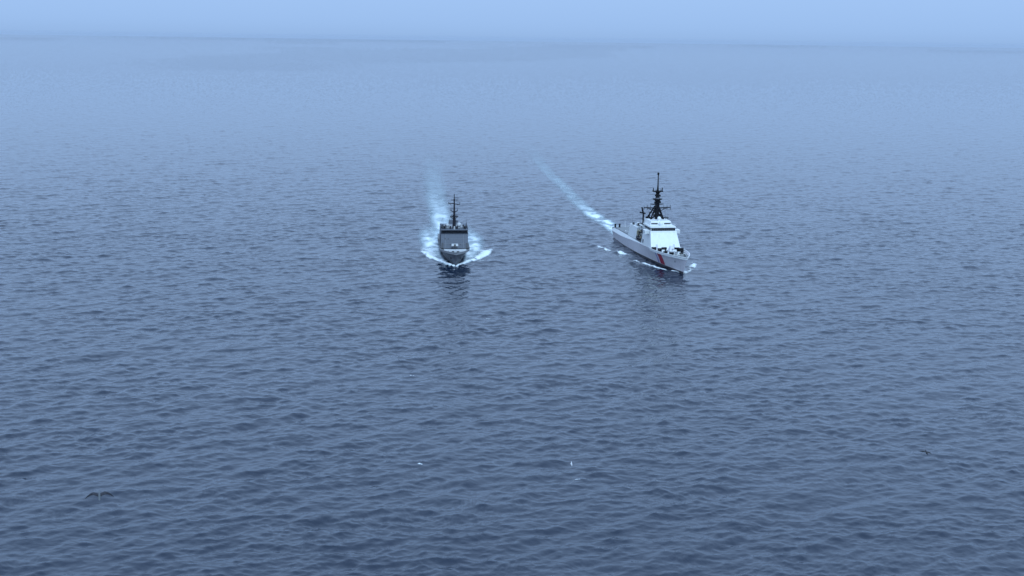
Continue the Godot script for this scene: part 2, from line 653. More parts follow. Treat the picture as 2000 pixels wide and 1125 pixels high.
func build_cutter() -> void:
	var xf := Transform3D(Basis(Vector3.UP, deg_to_rad(9.5)), Vector3(75.0, 0, -667.8))
	var ship := thing("cutter_ship", "large white cutter with a red hull stripe and tall black mast, sailing on the right", "ship", xf)
	var white := weathered(Color(0.74, 0.77, 0.77), 0.45, 0.08, 0.02, 3)
	var hull_white := weathered(Color(0.71, 0.68, 0.71), 0.42, 0.12, 0.03, 4)
	var black := paint(Color(0.006, 0.007, 0.010), 0.6)
	black.metallic_specular = 0.25
	var dark := paint(Color(0.05, 0.055, 0.065), 0.6)
	var grey := weathered(Color(0.27, 0.28, 0.29), 0.75, 0.15, 0.05, 6)
	var deck_m := weathered(Color(0.20, 0.215, 0.23), 0.85, 0.2, 0.05, 7)
	var glass := paint(Color(0.008, 0.010, 0.014), 0.12)
	var red := paint(Color(0.38, 0.013, 0.042), 0.5)
	var blue := paint(Color(0.20, 0.20, 0.52), 0.4)
	var tan := paint(Color(0.30, 0.27, 0.17), 0.6)

	var h := Hull.new()
	h.z0 = -57.0; h.zw = 58.0; h.zd = 63.5; h.beam = 8.3; h.beam_w = 7.1
	h.full_w = 0.40; h.full_d = 0.66; h.pow_w = 1.55; h.pow_d = 2.8
	h.heights = func(s): return 4.5 + 3.3 * smoothstep(0.02, 0.70, s) + 1.3 * smoothstep(0.6, 1.0, s)
	var sh := Shape.new()
	h.sheet(sh, 0.0, 1.0, 0.27, 1.0, 64, 8)
	sh.face([h.at(0, 0.0, -1), h.at(0, 0.0, 1), h.at(0, 1, 1), h.at(0, 1, -1)], Vector3(0, 3, 0))
	var hull := part("hull", sh, hull_white, ship)
	sh = Shape.new()
	h.sheet(sh, 0.0, 1.0, 0.0, 0.27, 64, 2)
	part("boot_topping", sh, paint(Color(0.03, 0.025, 0.035), 0.4), hull)
	# above the knuckle the side leans inwards, up to the weather deck
	var up := func(q): return lerpf(2.1, 0.0, smoothstep(0.12, 0.69, q))
	for side in [-1.0, 1.0]:
		sh = Shape.new()
		var g := []
		for i in 41:
			var q := 0.69 * i / 40.0
			var e := h.at(q, 1, side)
			var u: float = up.call(q)
			g.append([e + Vector3(side * 0.05, 0, 0), e + Vector3(-side * u * 0.42, u, 0)])
		sh.grid(g, func(_p): return Vector3(side, 0.3, 0))
		part("upper_side", sh, white, hull)
	# slanted stripes: the broad red one forward, the narrow blue one behind it
	for e in [["red_stripe", 0.784, 0.830, red], ["blue_stripe", 0.757, 0.770, blue]]:
		for side in [-1.0, 1.0]:
			sh = Shape.new()
			h.band(sh, e[1], e[2], 0.29, 0.965, 6, 10, 0.035, -0.016, side)
			part(e[0], sh, e[3], hull)
	for side in [-1.0, 1.0]:                        # anchors housed in the bow
		sh = Shape.new()
		var p := h.at(0.93, 0.70, side, 0.02)
		sh.box(p, Vector3(0.4, 0.7, 0.9))
		sh.tube(p + Vector3(side * 0.15, 0.4, 0), p + Vector3(side * 0.15, -0.8, 0.1), 0.12, 0.12, 6)
		part("anchor", sh, grey, hull)
	# decks
	sh = Shape.new()
	for i in 60:
		var f := []
		for q in [[i / 60.0, -1], [i / 60.0, 1], [(i + 1) / 60.0, 1], [(i + 1) / 60.0, -1]]:
			var u: float = up.call(q[0])
			f.append(h.at(q[0], 1, q[1], -0.12) + Vector3(-q[1] * u * 0.42, u - 0.13 - 0.9 * smoothstep(0.66, 0.70, q[0]), 0))
		sh.face(f, Vector3(0, -50, 0))
	part("deck", sh, deck_m, ship)
	var deck := func(z): 
		var q: float = h.s_of(z)
		return h.heights.call(q) + up.call(q) - 0.13 - 0.9 * smoothstep(0.66, 0.70, q)
	# bulwark inner face and rim round the bow
	sh = Shape.new()
	for side in [-1.0, 1.0]:
		for i in 30:
			var s0 := lerpf(0.68, 0.998, i / 30.0)
			var s1 := lerpf(0.68, 0.998, (i + 1) / 30.0)
			var a := h.at(s0, 1, side, -0.14)
			var b := h.at(s1, 1, side, -0.14)
			sh.face([a, b, b - Vector3(0, 1.1, 0), a - Vector3(0, 1.1, 0)], a + Vector3(side * 5, 0, 0))
			sh.tube(h.at(s0, 1, side, -0.05), h.at(s1, 1, side, -0.05), 0.16, 0.16, 6, false)
	part("bulwark", sh, white, ship)

	# forward superstructure
	sh = Shape.new()
	sh.block(8.0, 7.0, 7.0, 15.6, 7.0, 27.2, 8.0, 21.6)
	part("deckhouse", sh, white, ship)
	var bridge_s := Shape.new()
	bridge_s.block(7.0, 7.1, 15.6, 16.15, 6.0, 21.7, 6.0, 21.5)
	bridge_s.block(6.9, 6.7, 17.75, 18.35, 6.0, 21.1, 6.0, 21.0)
	bridge_s.block(6.6, 6.4, 16.15, 17.75, 6.0, 20.9, 6.0, 20.6)
	var bridge := part("bridge", bridge_s, white, ship)
	for i in 11:                                    # front panes
		var x := (i - 5) * 1.17
		sh = Shape.new()
		sh.block(0.54, 0.54, 16.2, 17.72, 20.92, 21.05, 20.68, 20.85)
		for k in sh.v.size(): sh.v[k].x += x
		part("window_pane", sh, glass, bridge)
	for side in [-1.0, 1.0]:                        # side panes
		for i in 6:
			sh = Shape.new()
			sh.box(Vector3(side * 6.56, 16.95, 19.2 - i * 2.1), Vector3(0.14, 1.4, 1.8))
			part("window_pane", sh, glass, bridge)
	for side in [-1.0, 1.0]:                        # bridge wings
		sh = Shape.new()
		sh.block(1.25, 1.35, 14.5, 16.3, 15.5, 19.5, 15.0, 19.8)
		for k in sh.v.size(): sh.v[k].x += side * 8.2
		part("bridge_wing", sh, white, bridge)
	# signal deck block with its dark louvres on top of the bridge
	sh = Shape.new()
	sh.block(5.8, 5.3, 18.35, 20.5, 5.5, 16.4, 5.5, 15.6)
	var top := part("signal_house", sh, white, ship)
	for side in [-1.0, 1.0]:
		sh = Shape.new()
		sh.block(1.75, 1.75, 18.95, 19.65, 16.2, 16.33, 16.1, 16.16)
		for k in sh.v.size(): sh.v[k].x += side * 3.5
		part("louvre", sh, dark, top)
	sh = Shape.new()
	sh.ball(Vector3(0.3, 19.6, 17.4), Vector3(1.15, 1.2, 1.15), 14)
	sh.tube(Vector3(0.3, 18.2, 17.4), Vector3(0.3, 18.8, 17.4), 0.7, 0.8, 10)
	part("radome", sh, white, ship)
	sh = Shape.new()
	sh.ball(Vector3(0.2, 21.6, 13.2), Vector3(1.0, 1.05, 1.0), 12)
	sh.tube(Vector3(0.2, 20.4, 13.2), Vector3(0.2, 20.9, 13.2), 0.6, 0.7, 10)
	part("radome", sh, white, ship)
	sh = Shape.new()                                # railings of the signal deck
	rail(sh, [Vector3(-6.6, 18.35, 20.7), Vector3(6.6, 18.35, 20.7)], 1.0)
	rail(sh, [Vector3(6.6, 18.35, 20.7), Vector3(6.6, 18.35, 6.2)], 1.0)
	rail(sh, [Vector3(-6.6, 18.35, 20.7), Vector3(-6.6, 18.35, 6.2)], 1.0)
	rail(sh, [Vector3(-6.8, 6.5, -56.5), Vector3(-6.8, 6.6, -24.0)], 0.9)
	rail(sh, [Vector3(-6.7, 6.4, -57.5), Vector3(6.7, 6.4, -57.5)], 0.9)
	tag(part("railing", sh, white, ship), "", "", "", "stuff")
	# front of the deckhouse: doors and small fittings
	for p in [Vector3(-4.6, 0, 0), Vector3(4.6, 0, 0)]:
		sh = Shape.new()
		sh.block(0.45, 0.45, 7.9, 9.8, 26.6, 26.72, 25.4, 25.52)
		for k in sh.v.size(): sh.v[k].x += p.x
		part("door", sh, paint(Color(0.5, 0.52, 0.54), 0.5), ship)
	# side of the deckhouse: dark doorway and liferaft canisters
	for side in [-1.0, 1.0]:
		sh = Shape.new()
		sh.box(Vector3(side * 7.75, 9.2, 10.5), Vector3(0.5, 1.9, 0.9))
		part("doorway", sh, dark, ship)
	for side in [-1.0, 1.0]:
		for i in 3:
			sh = Shape.new()
			var q := Vector3(side * 6.9, 16.5 - i * 0.0, 4.6 - i * 2.0)
			sh.tube(q + Vector3(0, 0, -0.75), q + Vector3(0, 0, 0.75), 0.42, 0.42, 10)
			part("liferaft_canister", sh, white, ship)

	# midship: boat bay, funnels, hangar
	sh = Shape.new()
	sh.block(4.6, 4.4, 6.6, 15.2, -10.0, 8.0, -10.0, 8.0)
	sh.block(5.0, 4.8, 14.2, 15.4, -9.0, 8.0, -9.0, 8.0)
	part("midship_house", sh, white, ship)
	sh = Shape.new()
	sh.block(7.0, 6.1, 6.1, 13.6, -24.5, -8.5, -23.5, -8.5)
	var hangar := part("hangar", sh, white, ship)
	sh = Shape.new()
	sh.box(Vector3(0, 9.2, -24.3), Vector3(8.5, 5.6, 0.3))
	part("hangar_door", sh, grey, hangar)
	for side in [-1.0, 1.0]:
		for e in [[-6.5, 9.0, 1.9, 0.9], [-3.0, 9.0, 1.9, 0.9], [0.5, 12.2, 1.2, 2.6], [4.8, 9.4, 2.6, 2.2]]:
			sh = Shape.new()
			sh.box(Vector3(side * 4.6, e[1], e[0]), Vector3(0.35, e[2], e[3]))
			part("doorway", sh, dark, ship)
	for e in [[6.4, 8.4, -4.9, 1.8], [5.9, 8.2, 5.2, 1.6], [6.8, 8.0, 6.9, 1.0], [5.7, 12.0, -3.6, 1.6], [5.6, 13.4, 1.4, 1.4], [5.3, 15.6, 4.6, 1.5], [5.6, 15.4, -6.8, 1.5], [3.6, 16.6, 6.2, 1.3], [6.4, 10.6, 6.4, 1.2]]:
		sh = Shape.new()
		sh.taper(Vector3(e[0], e[1] - 0.6, e[2]), e[3], e[3], e[3] * 1.1, e[3] * 0.8, e[3] * 0.9)
		part("davit_machinery", sh, dark if e[3] > 1.1 else tan, ship)
	sh = Shape.new()                                # funnel casing
	sh.block(3.4, 2.6, 15.2, 18.6, -9.0, -1.0, -8.0, -2.5)
	var funnel := part("funnel", sh, white, ship)
	for x in [-1.5, 0.0, 1.5]:
		for z in [-6.6, -4.2]:
			sh = Shape.new()
			sh.tube(Vector3(x, 18.4, z), Vector3(x, 19.7, z - 0.5), 0.42, 0.38, 8)
			part("exhaust_pipe", sh, black, funnel)
	sh = Shape.new()                                # boat crane
	sh.tube(Vector3(6.0, 7, -5.6), Vector3(6.0, 12.6, -5.6), 0.65, 0.5, 8)
	sh.tube(Vector3(6.0, 12.4, -5.6), Vector3(7.0, 13.2, 2.5), 0.5, 0.3, 8)
	sh.box(Vector3(6.1, 11.2, -4.9), Vector3(1.5, 2.0, 1.8))
	part("boat_crane", sh, tan, ship)
	for i in 3:
		sh = Shape.new()
		sh.box(Vector3(6.5, 7.15, -3.5 + i * 3.4), Vector3(2.0, 0.3, 0.4))
		sh.tube(Vector3(6.6, 7.1, -3.5 + i * 3.4), Vector3(7.4, 7.5, -3.5 + i * 3.4), 0.18, 0.18, 6)
		sh.tube(Vector3(5.4, 7.0, -3.5 + i * 3.4), Vector3(6.0, 7.9, -3.5 + i * 3.4), 0.2, 0.2, 6)
		part("boat_cradle", sh, dark, ship)
	# close-in gun mount on the hangar roof
	sh = Shape.new()
	sh.tube(Vector3(0, 13.6, -18), Vector3(0, 14.8, -18), 1.2, 1.1, 10)
	sh.box(Vector3(0, 15.3, -18), Vector3(1.5, 1.4, 1.8))
	sh.tube(Vector3(0, 16.0, -18), Vector3(0, 17.3, -18), 0.55, 0.55, 10)
	sh.ball(Vector3(0, 17.3, -18), Vector3(0.55, 0.55, 0.55), 10)
	sh.tube(Vector3(0, 15.4, -18.6), Vector3(0, 15.6, -21), 0.12, 0.1, 6)
	part("close_in_gun", sh, white, ship)
	for p in [Vector3(4.6, 14.4, -12), Vector3(-4.6, 14.4, -12)]:  # satellite domes on the hangar shoulders
		sh = Shape.new()
		sh.tube(p - Vector3(0, 0.9, 0), p, 0.5, 0.5, 8)
		sh.ball(p + Vector3(0, 0.6, 0), Vector3(1.05, 1.1, 1.05), 12)
		part("radome", sh, white, ship)
	var locker_m := paint(Color(0.42, 0.44, 0.46), 0.6)
	var rng := RandomNumberGenerator.new(); rng.seed = 9
	for i in 16:
		var side := -1.0 if i % 2 else 1.0
		var z := rng.randf_range(-21.0, -9.5)
		if i > 7: z = rng.randf_range(-7.5, 6.0)
		sh = Shape.new()
		sh.box(Vector3(side * rng.randf_range(3.6, 5.6), (13.9 if i <= 7 else 15.7), z), Vector3(rng.randf_range(0.5, 1.2), rng.randf_range(0.6, 1.3), rng.randf_range(0.5, 1.4)))
		part("deck_locker", sh, locker_m, ship)
	for i in 8:
		sh = Shape.new()
		var side := -1.0 if i % 2 else 1.0
		var z := rng.randf_range(-20.0, 5.0)
		sh.box(Vector3(side * rng.randf_range(3.2, 5.8), (13.9 if z < -8 else 15.6), z), Vector3(rng.randf_range(0.6, 1.2), rng.randf_range(1.0, 2.2), rng.randf_range(0.6, 1.2)))
		part("ventilator", sh, dark, ship)
	# flight deck: folded safety nets and painted circle
	for side in [-1.0, 1.0]:
		for i in 11:
			var z := -55.0 + i * 2.8
			sh = Shape.new()
			sh.box(Vector3(side * 6.95, deck.call(z) + 0.25, z), Vector3(0.1, 0.5, 2.5))
			part("safety_net", sh, grey, ship)
	sh = Shape.new()
	for i in 32:
		var a0 := TAU * i / 32
		var a1 := TAU * (i + 1) / 32
		var f := []
		for q in [[a0, 4.0], [a1, 4.0], [a1, 4.35], [a0, 4.35]]:
			f.append(Vector3(cos(q[0]) * q[1], deck.call(-40.0 + sin(q[0]) * q[1]) + 0.05, -40 + sin(q[0]) * q[1]))
		sh.face(f, Vector3(0, 0, -40))
	part("deck_marking", sh, white, ship)
	for p in [Vector3(6.2, 6.3, -56.2), Vector3(3.6, 6.3, -56.4), Vector3(7.0, 4.2, -57.8)]:  # dark stern fittings
		sh = Shape.new()
		sh.tube(p, p + Vector3(0, 1.9, 0), 0.5, 0.45, 8)
		sh.box(p + Vector3(0, 2.0, 0), Vector3(1.0, 0.5, 0.8))
		part("stern_winch", sh, black, ship)
	sh = Shape.new()
	sh.tube(Vector3(0, 6, -57.2), Vector3(0, 10.5, -58.3), 0.09, 0.05, 6)
	part("flag_staff", sh, white, ship)

	# foredeck: gun, breakwater, capstans
	var gd: float = deck.call(37.0)
	sh = Shape.new()
	sh.tube(Vector3(0, gd - 0.2, 37), Vector3(0, gd + 1.0, 37), 1.9, 1.8, 14)
	sh.block(1.5, 0.75, gd + 1.0, gd + 3.3, 35.3, 38.9, 35.9, 37.6)
	var gun := part("deck_gun", sh, paint(Color(0.6, 0.62, 0.64), 0.5), ship)
	sh = Shape.new()
	sh.tube(Vector3(0, gd + 2.1, 38.3), Vector3(0, gd + 2.7, 42.3), 0.17, 0.11, 8)
	part("gun_barrel", sh, dark, gun)
	sh = Shape.new()
	for side in [-1.0, 1.0]:
		sh.hexa([Vector3(0, gd, 47.2), Vector3(side * 5.0, gd, 44.4), Vector3(side * 5.0, gd, 44.55), Vector3(0, gd, 47.35)], [Vector3(0, gd + 1.2, 47.5), Vector3(side * 5.0, gd + 1.0, 44.7), Vector3(side * 5.0, gd + 1.0, 44.85), Vector3(0, gd + 1.2, 47.65)])
	part("breakwater", sh, white, ship)
	for p in [Vector3(1.5, gd, 50), Vector3(-1.5, gd, 50), Vector3(0, gd, 53.5)]:
		p.y = deck.call(p.z)
		sh = Shape.new()
		sh.tube(p, p + Vector3(0, 0.3, 0), 0.75, 0.75, 10)
		sh.tube(p + Vector3(0, 0.3, 0), p + Vector3(0, 1.1, 0), 0.4, 0.5, 10)
		part("capstan", sh, grey, ship)
	for p in [Vector3(3.6, gd, 47.4), Vector3(-3.6, gd, 47.4), Vector3(2.6, gd, 52.0), Vector3(-2.6, gd, 52.0), Vector3(4.8, gd, 41.0), Vector3(-4.8, gd, 41.0)]:
		p.y = deck.call(p.z)
		sh = Shape.new()
		sh.tube(p + Vector3(0, 0, -0.4), p + Vector3(0, 0.7, -0.4), 0.2, 0.24, 7)
		sh.tube(p + Vector3(0, 0, 0.4), p + Vector3(0, 0.7, 0.4), 0.2, 0.24, 7)
		sh.box(p + Vector3(0, 0.06, 0), Vector3(0.6, 0.12, 1.5))
		part("bollard", sh, dark, ship)
	for p in [Vector3(3.2, gd, 33.0), Vector3(-3.2, gd, 33.0), Vector3(3.0, gd, 43.0), Vector3(-2.6, gd, 42.0)]:
		p.y = deck.call(p.z)
		sh = Shape.new()
		sh.taper(p, 1.0, 1.5, 1.2, 1.3, 1.0)
		part("deck_locker", sh, white, ship)
	for e in [[6.7, 27.8, 1.5], [4.3, 31.2, 1.4], [1.8, 29.8, 1.6], [-2.0, 29.9, 1.3], [-4.6, 31.2, 1.6], [-6.0, 33.6, 1.6], [-5.2, 37.6, 1.2], [2.8, 46.6, 1.3], [-2.4, 46.2, 1.1], [4.6, 41.6, 1.2]]:
		sh = Shape.new()
		var p := Vector3(e[0], deck.call(e[1]), e[1])
		sh.taper(p, e[2] * 0.7, e[2] * 1.2, e[2], e[2], e[2] * 0.8)
		sh.tube(p + Vector3(-e[2] * 0.8, e[2] * 0.8, 0), p + Vector3(e[2] * 0.8, e[2] * 0.8, 0), e[2] * 0.42, e[2] * 0.42, 10)
		part("mooring_winch", sh, black, ship)

	build_cutter_mast(ship, black, dark, white)
	# things carried on board
	build_boat(xf * Transform3D(Basis(), Vector3(-6.3, 8.3, 0.4)))
	build_crew(xf, deck)

func build_cutter_mast(ship: Node3D, black: Material, dark: Material, white: Material) -> void:
	var sh := Shape.new()
	var z := 8.0
	sh.taper(Vector3(0, 20.5, z), 6.5, 1.9, 2.0, 1.8, 1.9)
	sh.taper(Vector3(0, 27.0, z), 4.2, 1.9, 2.0, 1.75, 1.8)
	sh.taper(Vector3(0, 31.2, z), 4.0, 1.8, 1.8, 1.4, 1.4)
	var mast := part("mast", sh, black, ship)
	for side in [-1.0, 1.0]:                        # raking legs and lattice bracing
		sh = Shape.new()
		var a := Vector3(side * 3.5, 20.4, z + 0.6)
		var b := Vector3(side * 1.2, 26.6, z)
		sh.tube(a, b, 0.42, 0.34, 6)
		sh.tube(Vector3(side * 4.4, 20.0, z - 4.5), Vector3(side * 1.0, 27.5, z - 0.8), 0.4, 0.34, 6)
		sh.tube(Vector3(side * 3.1, 20.4, z + 0.6), Vector3(side * 1.2, 22.6, z), 0.14, 0.14, 5)
		sh.tube(Vector3(side * 2.4, 22.7, z + 0.4), Vector3(side * 1.2, 24.6, z), 0.14, 0.14, 5)
		sh.tube(Vector3(side * 3.4, 20.5, z + 0.6), Vector3(side * 3.4, 20.5, z - 4.5), 0.16, 0.16, 5)
		sh.tube(Vector3(side * 2.3, 23.6, z - 2.6), Vector3(side * 2.2, 23.4, z + 0.3), 0.13, 0.13, 5)
		part("mast_leg", sh, black, mast)
	sh = Shape.new()
	sh.tube(Vector3(0, 30.9, z), Vector3(0, 31.35, z), 2.3, 2.75, 10)
	sh.tube(Vector3(0, 30.0, z), Vector3(0, 30.9, z), 1.2, 1.9, 8, false)
	part("radar_platform", sh, black, mast)
	sh = Shape.new()
	sh.tube(Vector3(0, 31.4, z + 0.3), Vector3(0, 32.0, z + 0.3), 1.1, 0.9, 10)
	part("radar_housing", sh, paint(Color(0.16, 0.17, 0.20), 0.5), mast)
	sh = Shape.new()
	sh.box(Vector3(0, 35.3, z), Vector3(5.2, 0.4, 3.4))
	sh.taper(Vector3(0, 34.3, z), 0.9, 1.4, 1.4, 3.2, 2.4)
	for side in [-1.0, 1.0]:
		sh.tube(Vector3(side * 2.4, 35.4, z), Vector3(side * 2.45, 37.2, z), 0.30, 0.22, 6)
		sh.tube(Vector3(side * 1.3, 35.4, z + 1.2), Vector3(side * 1.3, 36.5, z + 1.2), 0.14, 0.14, 6)
	part("upper_platform", sh, black, mast)
	sh = Shape.new()
	sh.tube(Vector3(0, 35.4, z), Vector3(0, 38.2, z), 0.62, 0.34, 8)
	sh.tube(Vector3(0, 38.2, z), Vector3(0, 44.4, z), 0.36, 0.24, 7)
	sh.tube(Vector3(0, 43.9, z), Vector3(0, 45.2, z), 0.55, 0.55, 8)
	part("topmast", sh, black, mast)
	for side in [-1.0, 1.0]:                        # main yard, rising a little outwards, with its brace and whips
		sh = Shape.new()
		sh.tube(Vector3(side * 0.9, 26.4, z), Vector3(side * 7.3, 26.7, z), 0.36, 0.24, 6)
		sh.tube(Vector3(side * 1.1, 24.6, z), Vector3(side * 5.4, 26.5, z), 0.22, 0.18, 5)
		sh.tube(Vector3(side * 1.0, 28.3, z - 0.6), Vector3(side * 3.6, 28.5, z - 0.6), 0.3, 0.24, 6)
		for x in [3.6, 5.4, 7.2]:
			sh.tube(Vector3(side * x, 26.5, z), Vector3(side * x, 28.0, z), 0.13, 0.08, 5)
			sh.tube(Vector3(side * x, 26.5, z), Vector3(side * x, 25.5, z), 0.16, 0.16, 5)
		part("yardarm", sh, black, mast)
	for e in [[1.5, 24.6, 1.1], [-1.5, 25.2, 1.0], [1.4, 22.4, 1.2], [-1.5, 22.6, 1.2], [1.3, 29.4, 0.9], [-1.3, 29.6, 0.9], [1.2, 33.2, 0.7], [-1.2, 33.0, 0.7]]:  # boxes of gear on the mast's sides
		sh = Shape.new()
		sh.taper(Vector3(e[0], e[1] - e[2] * 0.6, z + 0.4), e[2] * 1.2, e[2], e[2], e[2] * 0.8, e[2] * 0.8)
		part("antenna_box", sh, black, mast)
	sh = Shape.new()
	sh.tube(Vector3(0, 28.6, z + 1.2), Vector3(0, 29.2, z + 1.2), 0.3, 0.3, 8)
	sh.box(Vector3(0, 29.35, z + 1.3), Vector3(3.0, 0.3, 0.35))
	part("navigation_radar", sh, black, mast)
	sh = Shape.new()                                # director with its antennas on the aft roof, raked poles
	sh.tube(Vector3(4.4, 15.2, -3.0), Vector3(4.4, 22.0, -3.0), 0.5, 0.42, 7)
	sh.tube(Vector3(4.4, 21.8, -3.0), Vector3(5.2, 25.4, -3.4), 0.5, 0.42, 7)
	sh.tube(Vector3(3.2, 22.0, -3.0), Vector3(6.4, 22.6, -3.0), 0.42, 0.42, 6)
	part("aft_mast", sh, black, ship)
	for e in [[1.2, -1.5], [-2.6, -4.0]]:
		sh = Shape.new()
		sh.tube(Vector3(e[0], 18.4, e[1]), Vector3(e[0] * 1.2, 22.9, e[1]), 0.26, 0.18, 6)
		part("pole_mast", sh, black, ship)
	for p in [Vector3(6.4, 18.3, 7), Vector3(-6.4, 18.3, 7), Vector3(-5.0, 20.4, 6.5), Vector3(5.6, 13.6, -20), Vector3(-5.6, 13.6, -20)]:
		sh = Shape.new()
		sh.tube(p, p + Vector3(0, 6.0, -0.6), 0.08, 0.03, 5)
		part("whip_antenna", sh, dark, ship)
	for x in [-3.6, -4.6, -5.6]:
		sh = Shape.new()
		sh.tube(Vector3(x, 20.4, 9.0), Vector3(x, 21.3, 9.0), 0.1, 0.1, 5)
		sh.tube(Vector3(x, 21.4, 8.7), Vector3(x, 21.4, 9.4), 0.42, 0.5, 8)
		part("searchlight", sh, dark, ship)

func build_boat(xf: Transform3D) -> void:
	var boat := thing("inflatable_boat", "dark rigid inflatable boat stowed in the open side bay of the white cutter", "boat", xf)
	var tube_m := paint(Color(0.03, 0.032, 0.038), 0.6)
	var sh := Shape.new()
	for side in [-1.0, 1.0]:
		var last := Vector3(side * 1.0, 0.75, -3.2)
		for k in range(1, 9):
			var f := k / 8.0
			var p := Vector3(side * 1.0 * (1.0 - pow(maxf(0, (f - 0.45) / 0.55), 2.2)), 0.75 + 0.3 * f * f, -3.2 + 6.6 * f)
			sh.tube(last, p, 0.3, 0.3 if k < 8 else 0.2, 8, k == 1 or k == 8)
			last = p
	part("collar", sh, tube_m, boat)
	sh = Shape.new()
	sh.hexa([Vector3(-0.1, 0, -3.1), Vector3(0.1, 0, -3.1), Vector3(0.05, 0.25, 2.6), Vector3(-0.05, 0.25, 2.6)], [Vector3(-1.0, 0.7, -3.1), Vector3(1.0, 0.7, -3.1), Vector3(0.25, 0.9, 3.1), Vector3(-0.25, 0.9, 3.1)])
	part("keel_hull", sh, paint(Color(0.34, 0.35, 0.37), 0.5), boat)
	sh = Shape.new()
	sh.taper(Vector3(0, 0.7, -0.4), 1.0, 0.8, 0.9, 0.6, 0.5)
	part("console", sh, paint(Color(0.40, 0.30, 0.16), 0.6), boat)
	sh = Shape.new()
	sh.tube(Vector3(-0.8, 0.8, -2.3), Vector3(-0.7, 2.4, -2.4), 0.06, 0.06, 6)
	sh.tube(Vector3(0.8, 0.8, -2.3), Vector3(0.7, 2.4, -2.4), 0.06, 0.06, 6)
	sh.tube(Vector3(-0.7, 2.4, -2.4), Vector3(0.7, 2.4, -2.4), 0.06, 0.06, 6)
	part("roll_bar", sh, tube_m, boat)

